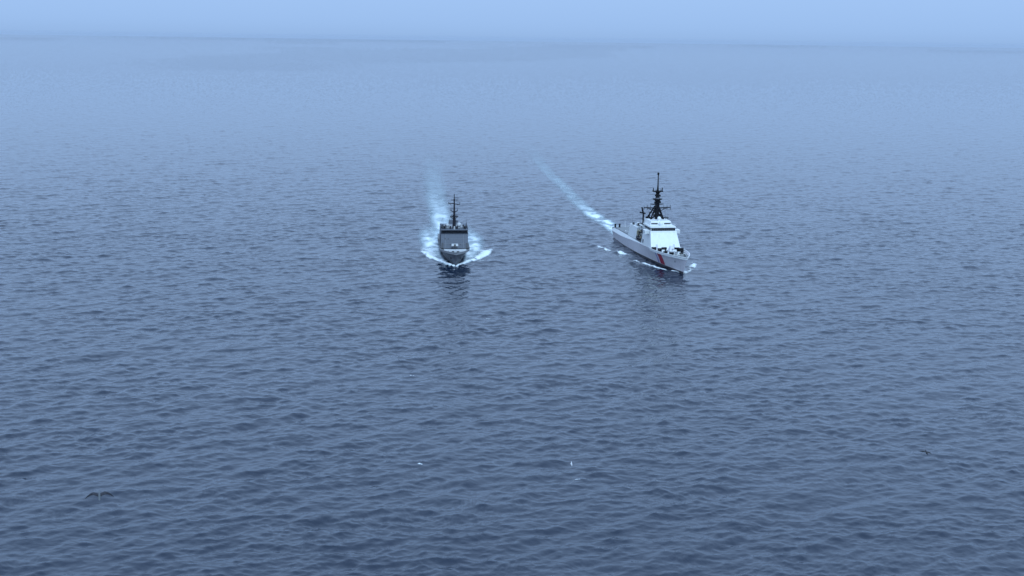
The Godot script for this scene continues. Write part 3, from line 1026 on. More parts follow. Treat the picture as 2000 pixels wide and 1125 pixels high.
# ---------------------------------------------------------------- people
func person_shape(arms: float) -> Shape:
	# joints of a standing figure; limbs are tapered capsules joined by a smooth minimum and meshed on a grid
	var bones := []
	for s in [-1.0, 1.0]:
		bones.append([Vector3(s * 0.10, 0.90, 0), Vector3(s * 0.12, 0.48, 0.01), 0.085, 0.06])
		bones.append([Vector3(s * 0.12, 0.48, 0.01), Vector3(s * 0.13, 0.07, -0.01), 0.06, 0.042])
		bones.append([Vector3(s * 0.13, 0.05, -0.03), Vector3(s * 0.15, 0.04, 0.15), 0.048, 0.036])
		bones.append([Vector3(s * 0.19, 1.42, 0), Vector3(s * (0.25 + arms * 0.1), 1.14, -0.02), 0.055, 0.042])
		bones.append([Vector3(s * (0.25 + arms * 0.1), 1.14, -0.02), Vector3(s * (0.25 - arms * 0.12), 0.90 + arms * 0.1, 0.06 + arms * 0.12), 0.042, 0.032])
		bones.append([Vector3(s * (0.25 - arms * 0.12), 0.89 + arms * 0.1, 0.07 + arms * 0.12), Vector3(s * (0.25 - arms * 0.16), 0.79 + arms * 0.1, 0.09 + arms * 0.14), 0.04, 0.028])
	bones.append([Vector3(0, 0.95, 0), Vector3(0, 1.15, 0.01), 0.135, 0.13])
	bones.append([Vector3(0, 1.15, 0.01), Vector3(0, 1.36, 0), 0.13, 0.14])
	bones.append([Vector3(-0.13, 1.42, 0), Vector3(0.13, 1.42, 0), 0.075, 0.075])
	bones.append([Vector3(0, 1.42, 0), Vector3(0, 1.54, 0.01), 0.055, 0.052])
	bones.append([Vector3(0, 1.62, 0.01), Vector3(0, 1.66, 0), 0.088, 0.098])
	bones.append([Vector3(0, 1.56, 0.04), Vector3(0, 1.58, 0.05), 0.06, 0.06])
	bones.append([Vector3(0, 1.615, 0.095), Vector3(0, 1.59, 0.115), 0.012, 0.014])
	var cell := 0.036
	var nx := 24; var ny := 50; var nz := 16
	var org := Vector3(-nx * cell / 2, -0.03, -0.26)
	var f := PackedFloat32Array(); f.resize(nx * ny * nz)
	for y in ny:
		for z in nz:
			for x in nx:
				var p := org + Vector3(x, y, z) * cell
				var d := 1e3
				for b in bones:
					var a: Vector3 = b[0]
					var ab: Vector3 = b[1] - a
					var t := clampf((p - a).dot(ab) / ab.length_squared(), 0, 1)
					var e: float = p.distance_to(a + ab * t) - lerpf(b[2], b[3], t)
					var k := 0.025
					var hh := clampf(0.5 + 0.5 * (d - e) / k, 0, 1)
					d = lerpf(d, e, hh) - k * hh * (1.0 - hh) if d < 100.0 else e
				f[(y * nz + z) * nx + x] = d
	var sh := Shape.new()
	var at := func(x, y, z): return f[(y * nz + z) * nx + x]
	var verts := {}
	for y in ny - 1:
		for z in nz - 1:
			for x in nx - 1:
				var sum := Vector3.ZERO
				var n := 0
				for e in [[0,0,0,1,0,0],[0,1,0,1,1,0],[0,0,1,1,0,1],[0,1,1,1,1,1],[0,0,0,0,1,0],[1,0,0,1,1,0],[0,0,1,0,1,1],[1,0,1,1,1,1],[0,0,0,0,0,1],[1,0,0,1,0,1],[0,1,0,0,1,1],[1,1,0,1,1,1]]:
					var a: float = at.call(x + e[0], y + e[1], z + e[2])
					var b: float = at.call(x + e[3], y + e[4], z + e[5])
					if (a < 0.0) != (b < 0.0):
						sum += Vector3(x + e[0], y + e[1], z + e[2]).lerp(Vector3(x + e[3], y + e[4], z + e[5]), a / (a - b))
						n += 1
				if n: verts[Vector3i(x, y, z)] = org + sum / n * cell
	for c in verts:
		var x: int = c.x; var y: int = c.y; var z: int = c.z
		if x < 1 or y < 1 or z < 1: continue
		for e in [[Vector3i(1, 0, 0), Vector3i(0, -1, 0), Vector3i(0, 0, -1)], [Vector3i(0, 1, 0), Vector3i(-1, 0, 0), Vector3i(0, 0, -1)], [Vector3i(0, 0, 1), Vector3i(-1, 0, 0), Vector3i(0, -1, 0)]]:
			var a: float = at.call(x, y, z)
			var q: Vector3i = c + e[0]
			var b: float = at.call(q.x, q.y, q.z)
			if (a < 0.0) == (b < 0.0): continue
			var quad := [c, c + e[1], c + e[1] + e[2], c + e[2]]
			if not quad.all(func(k): return verts.has(k)): continue
			var pts := quad.map(func(k): return verts[k])
			var dirn := Vector3(e[0]) * (1.0 if a < 0.0 else -1.0)
			var mid: Vector3 = (pts[0] + pts[2]) / 2
			sh.tint = Color(0.018, 0.022, 0.035)                      # navy working clothes
			if mid.y < 0.09: sh.tint = Color(0.01, 0.01, 0.01)        # boots
			elif mid.y > 1.67 or mid.y > 1.56 and mid.z < 0.0: sh.tint = Color(0.015, 0.013, 0.012)
			elif mid.y > 1.50: sh.tint = Color(0.34, 0.20, 0.14)
			elif mid.y < 0.92 and absf(mid.x) > 0.2 - arms * 0.1 and mid.z > 0.03 and mid.y > 0.7: sh.tint = Color(0.34, 0.20, 0.14)
			var nm := dirn
			sh.tri(pts[0], pts[1], pts[2], nm, nm, nm)
			sh.tri(pts[0], pts[2], pts[3], nm, nm, nm)
	# smooth normals from shared positions
	var acc := {}
	for i in range(0, sh.v.size(), 3):
		var fn := (sh.v[i + 2] - sh.v[i]).cross(sh.v[i + 1] - sh.v[i])
		for k in 3: acc[sh.v[i + k]] = acc.get(sh.v[i + k], Vector3.ZERO) + fn
	for i in sh.v.size(): sh.n[i] = acc[sh.v[i]].normalized()
	return sh

func build_crew(xf: Transform3D, deck: Callable) -> void:
	var m := paint(Color.WHITE, 0.8)
	m.vertex_color_use_as_albedo = true
	var easy := person_shape(0.0).mesh()
	var held := person_shape(1.0).mesh()
	# local x, z on the foredeck, facing, pose, label
	var list := [
		[6.9, 28.6, 1.2, 0, "person in dark clothes standing aftmost at the cutter's bulwark, beside the deckhouse corner"],
		[6.6, 31.6, 0.9, 1, "person in dark clothes second from the deckhouse corner at the cutter's bulwark"],
		[5.4, 30.6, 0.4, 0, "person in dark clothes a step in from the bulwark, below the deckhouse front's left edge"],
		[5.6, 34.2, 0.8, 0, "person in dark clothes at the cutter's bulwark just behind the top of the red stripe"],
		[3.6, 31.4, 0.2, 1, "person in dark clothes facing forward before the deckhouse front, left of the gun"],
		[2.5, 32.2, -0.3, 0, "person in dark clothes standing next to the white gun, left side"],
		[-0.4, 31.0, 0.1, 0, "person in dark clothes between the gun and the middle of the deckhouse front"],
		[-3.4, 30.4, -0.5, 1, "person in dark clothes right of the gun, nearest the deckhouse on that side"],
		[-4.6, 31.5, -0.9, 0, "person in dark clothes, middle of the three right of the gun"],
		[-5.9, 33.0, -1.2, 1, "person in dark clothes at the far bulwark, outermost of the right hand group"],
		[3.3, 44.9, 0.6, 0, "person in dark clothes alone forward of the gun behind the breakwater"],
	]
	for e in list:
		var o := MeshInstance3D.new()
		o.name = numbered("person")
		o.mesh = held if e[3] else easy
		o.material_override = m
		add_child(o)
		o.transform = xf * Transform3D(Basis(Vector3.UP, -e[2]), Vector3(-e[0], deck.call(e[1]) + 0.02, e[1]))
		tag(o, e[4], "person", "crew standing on the cutter's foredeck")

# ---------------------------------------------------------------- grey patrol ship
func build_patrol_ship() -> void:
	var xf := Transform3D(Basis(Vector3.UP, deg_to_rad(4.8)), Vector3(-31.7, 0, -661.2))
	var ship := thing("patrol_ship", "smaller grey patrol ship heading bow on, with white bow waves, on the left", "ship", xf)
	var grey := weathered(Color(0.085, 0.100, 0.130), 0.6, 0.12, 0.03, 14)
	var pale := weathered(Color(0.26, 0.27, 0.285), 0.55, 0.08, 0.03, 15)
	var light := paint(Color(0.46, 0.48, 0.50), 0.5)
	var dark := paint(Color(0.045, 0.05, 0.06), 0.6)
	var black := paint(Color(0.015, 0.016, 0.02), 0.5)
	var mast_m := paint(Color(0.018, 0.019, 0.026), 0.6)
	mast_m.metallic_specular = 0.25
	var glass := paint(Color(0.008, 0.010, 0.014), 0.12)
	var deck_m := weathered(Color(0.17, 0.18, 0.19), 0.85, 0.2, 0.05, 16)

	var h := Hull.new()
	h.z0 = -40.0; h.zw = 38.0; h.zd = 42.3; h.beam = 7.9; h.beam_w = 6.4
	h.full_w = 0.32; h.full_d = 0.70; h.pow_w = 1.3; h.pow_d = 2.5
	h.heights = func(s): return 4.6 + 2.2 * smoothstep(0.30, 0.36, s) + 0.8 * smoothstep(0.7, 1.0, s)
	var sh := Shape.new()
	h.sheet(sh, 0.0, 1.0, 0.25, 1.0, 60, 8)
	sh.face([h.at(0, 0.0, -1), h.at(0, 0.0, 1), h.at(0, 1, 1), h.at(0, 1, -1)], Vector3(0, 3, 0))
	var hull := part("hull", sh, weathered(Color(0.095, 0.105, 0.125), 0.6, 0.12, 0.03, 19), ship)
	sh = Shape.new()
	h.sheet(sh, 0.0, 1.0, 0.0, 0.25, 60, 2)
	part("boot_topping", sh, paint(Color(0.02, 0.02, 0.025), 0.4), hull)
	for side in [-1.0, 1.0]:
		sh = Shape.new()
		var p := h.at(0.93, 0.62, side, 0.02)
		sh.box(p, Vector3(0.4, 0.9, 1.0))
		sh.tube(p + Vector3(side * 0.2, 0.4, 0), p + Vector3(side * 0.2, -0.9, 0.1), 0.12, 0.12, 6)
		part("anchor", sh, dark, hull)
	sh = Shape.new()
	for i in 60:
		var s0 := i / 60.0
		var s1 := (i + 1) / 60.0
		var low := 0.12 + 0.75 * smoothstep(0.70, 0.74, s0)
		var up := Vector3(0, -low, 0)
		sh.face([h.at(s0, 1, -1, -0.1) + up, h.at(s0, 1, 1, -0.1) + up, h.at(s1, 1, 1, -0.1) + up, h.at(s1, 1, -1, -0.1) + up], Vector3(0, -50, 0))
	part("deck", sh, deck_m, ship)
	sh = Shape.new()
	for side in [-1.0, 1.0]:
		for i in 26:
			var s0 := lerpf(0.735, 0.998, i / 26.0)
			var s1 := lerpf(0.735, 0.998, (i + 1) / 26.0)
			var a := h.at(s0, 1, side, -0.12)
			var b := h.at(s1, 1, side, -0.12)
			sh.face([a, b, b - Vector3(0, 0.95, 0), a - Vector3(0, 0.95, 0)], a + Vector3(side * 5, 0, 0))
			sh.tube(h.at(s0, 1, side, -0.05), h.at(s1, 1, side, -0.05), 0.13, 0.13, 6, false)
	part("bulwark", sh, pale, ship)
	# breakwater
	sh = Shape.new()
	for side in [-1.0, 1.0]:
		sh.hexa([Vector3(0, 6.2, 30.0), Vector3(side * 5.6, 6.2, 28.4), Vector3(side * 5.6, 6.2, 28.6), Vector3(0, 6.2, 30.2)], [Vector3(0, 7.45, 29.2), Vector3(side * 5.7, 7.35, 27.6), Vector3(side * 5.7, 7.35, 28.1), Vector3(0, 7.45, 29.7)])
	part("breakwater", sh, light, ship)
	# full width house
	sh = Shape.new()
	sh.block(7.15, 6.95, 6.4, 13.6, -12.0, 20.6, -11.0, 17.8)
	var house := part("deckhouse", sh, grey, ship)
	for side in [-1.0, 1.0]:                        # long dark opening in each side, dark corner doors by the foredeck
		sh = Shape.new()
		sh.hexa([Vector3(side * 7.2, 7.6, 3.0), Vector3(side * 7.2, 7.6, 13.0), Vector3(side * 7.34, 7.6, 13.0), Vector3(side * 7.34, 7.6, 3.0)], [Vector3(side * 7.06, 11.4, 3.0), Vector3(side * 7.06, 11.4, 13.0), Vector3(side * 7.19, 11.4, 13.0), Vector3(side * 7.19, 11.4, 3.0)])
		part("side_opening", sh, dark, house)
		sh = Shape.new()
		sh.block(0.55, 0.5, 6.5, 9.2, 20.55, 20.7, 19.52, 19.67)
		for k in sh.v.size(): sh.v[k].x += side * 6.3
		part("door", sh, dark, house)
	for e in [[4.9, 11.3], [3.2, 11.1], [2.2, 8.4], [-3.0, 8.3]]:
		sh = Shape.new()
		var zf := lerpf(20.6, 17.8, (e[1] - 6.4) / 7.2)
		sh.tube(Vector3(e[0], e[1], zf - 0.1), Vector3(e[0], e[1] + 0.05, zf + 0.07), 0.32, 0.32, 10)
		part("porthole", sh, dark, house)
	for y in [8.8, 11.2]:                           # plating seams, proud by a finger
		sh = Shape.new()
		sh.box(Vector3(0, y, lerpf(20.6, 17.8, (y - 6.4) / 7.2)), Vector3(13.8, 0.07, 0.09))
		part("plate_seam", sh, pale, house)
	for x in [-4.6, 4.6]:
		sh = Shape.new()
		sh.tube(Vector3(x, 6.5, 20.58), Vector3(x, 13.5, 17.85), 0.06, 0.06, 4)
		part("plate_seam", sh, pale, house)
	# bridge with its dark window band
	var bs := Shape.new()
	bs.block(7.0, 7.1, 13.6, 14.0, -4.0, 17.9, -4.0, 18.2)
	bs.block(6.7, 6.9, 14.0, 15.6, -4.0, 17.5, -4.0, 17.9)
	bs.block(7.05, 7.0, 15.6, 15.85, -4.2, 18.1, -4.2, 18.0)
	var bridge := part("bridge", bs, grey, ship)
	for i in 11:
		sh = Shape.new()
		sh.block(0.595, 0.61, 13.99, 15.59, 17.52, 17.62, 17.92, 18.05)
		for k in sh.v.size(): sh.v[k].x += (i - 5) * 1.24
		part("window_pane", sh, glass, bridge)
	for side in [-1.0, 1.0]:
		for i in 5:
			sh = Shape.new()
			sh.block(0.08, 0.08, 14.05, 15.45, 14.9 - i * 2.2, 16.8 - i * 2.2, 14.9 - i * 2.2, 16.8 - i * 2.2)
			for k in sh.v.size(): sh.v[k].x += side * 6.86
			part("window_pane", sh, glass, bridge)
	# roof gear
	sh = Shape.new()
	sh.block(5.2, 4.9, 15.85, 16.3, 2.0, 11.8, 2.2, 11.4)
	part("roof_house", sh, pale, ship)
	sh = Shape.new()
	rail(sh, [Vector3(-6.9, 15.85, 17.9), Vector3(6.9, 15.85, 17.9)], 1.0, 1.4)
	rail(sh, [Vector3(-6.9, 15.85, 17.9), Vector3(-6.9, 15.85, -3.8)], 1.0, 1.8)
	rail(sh, [Vector3(6.9, 15.85, 17.9), Vector3(6.9, 15.85, -3.8)], 1.0, 1.8)
	tag(part("railing", sh, mast_m, ship), "", "", "", "stuff")
	for e in [[-2.5, 17.7, 12.6, 1.25], [3.4, 17.3, 12.0, 0.95]]:
		sh = Shape.new()
		sh.tube(Vector3(e[0], 15.8, e[2]), Vector3(e[0], e[1] - e[3] * 0.6, e[2]), 0.55, 0.6, 10)
		sh.ball(Vector3(e[0], e[1], e[2]), Vector3(e[3], e[3], e[3]), 14)
		part("radome", sh, light, ship)
	sh = Shape.new()
	sh.taper(Vector3(0, 15.8, 16.4), 1.6, 0.9, 0.9, 0.6, 0.6)
	part("compass_stand", sh, light, ship)
	for p in [Vector3(6.3, 15.85, 16.0), Vector3(6.1, 15.85, 13.5), Vector3(-5.9, 15.85, 16.0), Vector3(-4.7, 15.85, 13.0), Vector3(4.6, 15.85, 14.8)]:
		sh = Shape.new()
		sh.tube(p, p + Vector3(0, 1.2, 0), 0.2, 0.2, 6)
		sh.tube(p + Vector3(0, 1.5, -0.3), p + Vector3(0, 1.5, 0.45), 0.5, 0.55, 9)
		part("searchlight", sh, dark, ship)
	for p in [Vector3(5.2, 15.85, 14), Vector3(-5.4, 15.85, 14.2), Vector3(-6.2, 15.85, 12), Vector3(2.0, 15.85, 14.0), Vector3(-1.4, 15.85, 14.6), Vector3(6.2, 15.85, 11.0)]:
		sh = Shape.new()
		sh.taper(p, 1.3, 1.0, 0.9, 0.8, 0.7)
		part("deck_locker", sh, mast_m, ship)
	for p in [Vector3(6.6, 15.85, 10), Vector3(-6.6, 15.85, 10), Vector3(5.6, 15.85, 2)]:  # whips at the roof corners
		sh = Shape.new()
		sh.tube(p, p + Vector3(0, 4.4, -0.3), 0.09, 0.04, 5)
		part("whip_antenna", sh, dark, ship)
	# funnel
	sh = Shape.new()
	sh.block(2.6, 2.0, 13.6, 17.4, -9.5, -5.0, -9.0, -5.8)
	part("funnel", sh, grey, ship)
	# mast
	var z := 12.6
	sh = Shape.new()
	sh.taper(Vector3(0, 15.8, z), 6.0, 1.9, 2.2, 1.3, 1.4)
	sh.taper(Vector3(0, 21.8, z), 4.2, 1.15, 1.3, 0.8, 0.8)
	var mast := part("mast", sh, mast_m, ship)
	sh = Shape.new()
	sh.box(Vector3(0, 22.0, z + 0.3), Vector3(4.2, 0.42, 1.8))
	sh.tube(Vector3(1.9, 22.0, z), Vector3(0.5, 20.7, z), 0.12, 0.12, 5)
	sh.tube(Vector3(-1.9, 22.0, z), Vector3(-0.5, 20.7, z), 0.12, 0.12, 5)
	sh.box(Vector3(-1.3, 19.7, z + 0.6), Vector3(1.6, 0.3, 1.2))
	part("radar_platform", sh, mast_m, mast)
	sh = Shape.new()
	sh.tube(Vector3(0, 22.1, z + 1.0), Vector3(0, 22.7, z + 1.0), 0.28, 0.28, 8)
	sh.box(Vector3(0, 22.85, z + 1.0), Vector3(3.4, 0.24, 0.35))
	part("navigation_radar", sh, mast_m, mast)
	for side in [-1.0, 1.0]:
		sh = Shape.new()                            # V shaped arms and yards with small aerials
		sh.tube(Vector3(side * 0.3, 24.3, z), Vector3(side * 1.9, 25.3, z), 0.28, 0.2, 6)
		sh.tube(Vector3(side * 1.8, 25.2, z), Vector3(side * 1.85, 26.2, z), 0.14, 0.1, 5)
		sh.tube(Vector3(0, 28.7 + side * 0.1, z), Vector3(side * 3.0, 28.7 + side * 0.25, z), 0.26, 0.2, 6)
		sh.tube(Vector3(0, 30.6, z), Vector3(side * 1.9, 30.7, z), 0.2, 0.16, 5)
		sh.tube(Vector3(side * 2.9, 28.7, z), Vector3(side * 2.9, 29.7, z), 0.12, 0.1, 5)
		sh.tube(Vector3(side * 1.8, 28.6, z), Vector3(side * 1.8, 27.9, z), 0.14, 0.14, 5)
		part("yardarm", sh, mast_m, mast)
	sh = Shape.new()
	sh.tube(Vector3(0, 25.9, z), Vector3(0, 31.0, z), 0.42, 0.30, 8)
	sh.tube(Vector3(0, 31.0, z), Vector3(0, 33.9, z), 0.26, 0.18, 6)
	sh.tube(Vector3(0, 30.3, z), Vector3(0, 31.2, z), 0.45, 0.42, 8)
	part("topmast", sh, mast_m, mast)
	# gun on its stand before the house
	sh = Shape.new()
	sh.tube(Vector3(0, 6.2, 23.6), Vector3(0, 7.6, 23.6), 1.35, 1.25, 14)
	sh.block(1.0, 0.9, 7.6, 8.3, 22.6, 24.8, 22.6, 24.6)
	sh.tube(Vector3(0, 8.0, 24.6), Vector3(0, 8.7, 27.4), 0.16, 0.1, 8)
	var gun := part("deck_gun", sh, dark, ship)
	sh = Shape.new()
	sh.block(1.75, 1.6, 8.3, 9.3, 22.3, 24.2, 22.5, 23.8)
	part("gun_shield", sh, light, gun)
	sh = Shape.new()
	sh.block(0.5, 0.45, 8.32, 9.2, 24.1, 24.35, 23.75, 24.0)
	part("gun_sight_port", sh, black, gun)
	# foredeck gear
	for e in [[1.3, 33.4], [-1.3, 33.4]]:
		sh = Shape.new()
		sh.tube(Vector3(e[0], 6.3, e[1]), Vector3(e[0], 7.2, e[1]), 0.55, 0.5, 10)
		sh.tube(Vector3(e[0] - 0.6, 6.9, e[1]), Vector3(e[0] + 0.6, 6.9, e[1]), 0.3, 0.3, 8)
		part("anchor_windlass", sh, dark, ship)
	for e in [[3.6, 31.6], [-3.6, 31.6], [2.4, 36.4], [-2.4, 36.4]]:
		sh = Shape.new()
		sh.tube(Vector3(e[0], 6.3, e[1] - 0.3), Vector3(e[0], 7.0, e[1] - 0.3), 0.18, 0.2, 7)
		sh.tube(Vector3(e[0], 6.3, e[1] + 0.3), Vector3(e[0], 7.0, e[1] + 0.3), 0.18, 0.2, 7)
		part("bollard", sh, light if e[0] < 0 else dark, ship)
	sh = Shape.new()
	sh.tube(Vector3(0, 6.6, 40.6), Vector3(0, 9.0, 41.0), 0.06, 0.04, 5)
	part("jack_staff", sh, dark, ship)

# ---------------------------------------------------------------- foam
# a strip of foam lying on the water along a line; cover(s, t) says how much water it hides (s along, t across from -1 to 1)
func foam_strip(line: PackedVector2Array, widths: Array, step: float, cover: Callable, tint: Callable, lift := 0.05) -> Shape:
	var c := Curve2D.new()
	for p in line: c.add_point(p)
	for k in range(1, line.size() - 1):
		var t := (line[k + 1] - line[k - 1]) / 6.0
		c.set_point_in(k, -t); c.set_point_out(k, t)
	var length := c.get_baked_length()
	var ns := int(length / step)
	var sh := Shape.new()
	var prev := []
	for i in ns + 1:
		var s := float(i) / ns
		var o := c.sample_baked(s * length)
		var d := (c.sample_baked(minf(s * length + 0.5, length)) - c.sample_baked(maxf(s * length - 0.5, 0.0))).normalized()
		var side := Vector2(-d.y, d.x)
		var at := s * (widths.size() - 1)
		var w0: Array = widths[int(at)]
		var w1: Array = widths[mini(int(at) + 1, widths.size() - 1)]
		var lw := lerpf(w0[0], w1[0], at - int(at))      # reach on the -1 side and on the +1 side
		var rw := lerpf(w0[1], w1[1], at - int(at))
		var nt := int(maxf(6.0, widths[0][2] / step * 1.4))
		var row := []
		for j in nt + 1:
			var t := 2.0 * j / nt - 1.0
			var q := o + side * (lw * -minf(t, 0.0) * -1.0 + rw * maxf(t, 0.0))
			var p := sea_at(q.x, q.y)
			var a := clampf(cover.call(s, t, q), 0.0, 1.0)
			var col: Color = tint.call(s, t, a)
			col.a = a
			row.append([Vector3(q.x + p.x, p.y + lift, q.y + p.z), col])
		if i > 0:
			for j in nt:
				var k := [prev[j], row[j], row[j + 1], prev[j + 1]]
				if k[0][1].a + k[1][1].a + k[2][1].a + k[3][1].a < 0.03: continue
				var n := ((k[2][0] - k[0][0]) as Vector3).cross(k[3][0] - k[1][0]).normalized()
				if n.y < 0.0: n = -n
				for e in [[0, 1, 2], [0, 2, 3]]:
					var b := sh.c.size()
					sh.tri(k[e[0]][0], k[e[1]][0], k[e[2]][0], n, n, n)
					if sh.c.size() == b: continue
					for m in 3:                       # colours follow the order that tri() chose
						for q in e:
							if sh.v[b + m] == k[q][0]: sh.c[b + m] = k[q][1]
		prev = row
	return sh

func foam_material() -> StandardMaterial3D:
	var m := paint(Color.WHITE, 0.75)
	m.vertex_color_use_as_albedo = true
	m.transparency = BaseMaterial3D.TRANSPARENCY_ALPHA
	return m

func streaks(q: Vector2, th: float, soft: float, f := 1.0) -> float:
	soft *= 1.35
	var v := 0.5 + 0.62 * noise.get_noise_2d(q.x * f, q.y * f * 0.55) + 0.35 * noise2.get_noise_2d(q.x * 1.7, q.y * 1.2)
	return smoothstep(th - soft, th + soft, v)

func foam(called: String, label: String, sh: Shape, m: Material, group := "", kind := "stuff") -> void:
	var o := part(called, sh, m, self)
	tag(o, label, "foam", group, kind)

func build_foam() -> void:
	var m := foam_material()
	var white := func(_s, _t, a): return Color(0.80, 0.87, 0.90)
	var milky := func(s, _t, a): return Color(0.58, 0.74, 0.80).lerp(Color(0.80, 0.87, 0.90), clampf(a * 1.1 - 0.15, 0, 1))
	# --- grey ship: two bow waves, the churned band along the sides, the long wake
	for e in [[bow_left, "white bow wave curling off the left side of the grey ship", -1.0], [bow_right, "white bow wave curling off the right side of the grey ship", 1.0]]:
		var g: float = e[2]
		var sh := foam_strip(e[0], [[0.9, 0.9, 9.0], [1.6, 1.8], [2.4, 3.6], [2.8, 6.0], [3.0, 8.5], [2.6, 9.5], [2.0, 9.0]] if g < 0 else [[0.9, 0.9, 9.0], [1.8, 1.6], [3.6, 2.4], [6.0, 2.8], [8.5, 3.0], [9.5, 2.6], [9.0, 2.0]], 0.45,
			func(s, t, q):
				var inside: float = t * -g
				var edge: float = smoothstep(1.0, 0.5, -inside) * smoothstep(1.0, 0.2, inside)
				return edge * streaks(q, lerpf(0.12, 0.66, smoothstep(0.45, 1.0, s)) + maxf(0.0, inside) * 0.30, 0.18) * (1.0 - smoothstep(0.62, 0.95, s)),
			white, 0.10)
		foam("bow_wave", e[1], sh, m, "bow waves of the grey ship")
	var side_l := line2([-30.5, -623.5, -36.0, -636.0, -39.6, -652.0, -41.8, -672.0, -43.5, -700.0, -46.5, -740.0, -50.5, -785.0])
	var side_r := line2([-27.6, -623.5, -23.5, -636.0, -22.8, -652.0, -23.6, -672.0, -25.5, -700.0, -29.0, -735.0, -34.0, -775.0])
	for e in [[side_l, "pale churned foam trailing along the left side of the grey ship", -1.0], [side_r, "pale churned foam trailing along the right side of the grey ship", 1.0]]:
		var g: float = e[2]
		var wide := [[3.0, 0.8, 11.0], [3.0, 4.5], [3.0, 8.5], [3.0, 11.0], [4.5, 11.5], [6.5, 10.0], [8.0, 8.0]]
		if g < 0: wide = wide.map(func(w): return [w[1], w[0], 11.0])
		var sh := foam_strip(e[0], wide, 0.55,
			func(s, t, q):
				var edge: float = smoothstep(1.0, 0.35, absf(t))
				var fade: float = 1.0 - smoothstep(0.45, 1.0, s)
				return edge * fade * (0.40 + 0.64 * streaks(q, lerpf(0.34, 0.62, s), 0.26)), milky, 0.06)
		foam("side_foam", e[1], sh, m, "foam along the grey ship's sides")
	var wake := line2([-34.0, -694.0, -38.5, -730.0, -43.2, -768.0, -50.0, -836.0, -57.0, -920.0, -65.0, -1020.0, -74.0, -1145.0, -84.0, -1300.0])
	var sw := foam_strip(wake, [[8.0, 8.0, 15.0], [9.5, 8.5], [10.5, 9.5], [11.0, 11.0], [12.0, 12.0], [13.0, 13.0], [14.0, 14.0], [15.0, 15.0]], 0.9,
		func(s, t, q):
			var edge: float = smoothstep(1.0, 0.2, absf(t + 0.12 * noise2.get_noise_2d(q.x * 0.6, q.y * 0.3)))
			return edge * (0.30 + 0.70 * (1.0 - smoothstep(0.02, 0.42, s))) * (1.0 - smoothstep(0.3, 1.0, s)) * (0.56 + 0.5 * streaks(q, 0.48, 0.28, 0.7)) * clampf(s / 0.02, 0.0, 1.0), milky, 0.07)
	foam("stern_wake", "long pale turquoise wake stretching back behind the grey ship", sw, m)
	# --- white ship
	var cw := line2([65.2, -724.5, 63.6, -742.0, 60.8, -768.0, 57.6, -793.0, 53.2, -820.0, 46.0, -886.0, 38.5, -978.0, 29.0, -1092.0, 20.5, -1262.0, 13.0, -1440.0])
	sw = foam_strip(cw, [[6.5, 6.5, 14.0], [7.0, 7.0], [7.0, 7.0], [6.5, 7.5], [6.5, 8.0], [8.0, 9.0], [10.0, 10.0], [12.0, 12.0], [14.0, 14.0]], 0.8,
		func(s, t, q):
			var edge: float = smoothstep(1.0, 0.25, absf(t + 0.15 * noise2.get_noise_2d(q.x * 0.6, q.y * 0.3)))
			var near: float = 1.0 - smoothstep(0.10, 0.24, s)
			return edge * (near * (0.30 + 0.75 * streaks(q, 0.42, 0.2, 0.8)) + (1.0 - near) * 0.32 * (1.0 - smoothstep(0.24, 1.0, s)) * (0.55 + 0.6 * streaks(q, 0.5, 0.25, 0.5))), milky, 0.07)
	foam("stern_wake", "bright wake curving away behind the stern of the white cutter", sw, m)
	for e in [[crest_a, "white broken crest on the wave running off the white cutter's middle", 2.6, 0.12, 0.62, 0.42],
			[crest_b, "thin white bow wave along the left side of the white cutter", 1.25, 0.0, 0.85, 0.44],
			[crest_c, "small white splash of the bow wave right of the white cutter's stem", 2.2, 0.0, 0.6, 0.40]]:
		var sh := foam_strip(e[0], [[e[2], e[2], e[2] * 2.5]], 0.4,
			func(s, t, q):
				var edge: float = smoothstep(1.0, 0.4, absf(t))
				return edge * streaks(q, e[5] + 0.3 * smoothstep(e[3] + 0.25, e[4], s), 0.12) * smoothstep(e[3] - 0.03, e[3] + 0.06, s) * (1.0 - smoothstep(e[4] - 0.12, e[4] + 0.05, s)), white, 0.08)
		foam("bow_wave", e[1], sh, m, "bow waves of the white cutter")
	# --- single small whitecaps in the open water
	var n := 0
	for e in [[-9.8, -506.6, 3.6, "small whitecap in open water below and between the two ships"], [-33.7, -416.9, 2.4, "tiny whitecap left of the picture's middle, above the lower gull"],
			[-24.3, -324.9, 1.8, "tiny speck of foam left of the white gull, in the lower middle"], [17.8, -314.4, 2.2, "broken speck of foam just below the white gull"]]:
		var l: float = e[2]
		var sh := foam_strip(line2([e[0] - l / 2, e[1] + 0.3, e[0], e[1], e[0] + l / 2, e[1] + 0.5]), [[0.3, 0.3, 1.3], [0.8, 0.6], [0.5, 0.9], [0.2, 0.3]], 0.14,
			func(s, t, q): return smoothstep(1.0, 0.3, absf(t)) * smoothstep(0.0, 0.3, s) * smoothstep(1.0, 0.7, s) * 0.85 * streaks(q * 9.0 + Vector2(3, 40), 0.52, 0.16), white, 0.05)
		foam("whitecap", e[3], sh, m, "small whitecaps in open water", "")

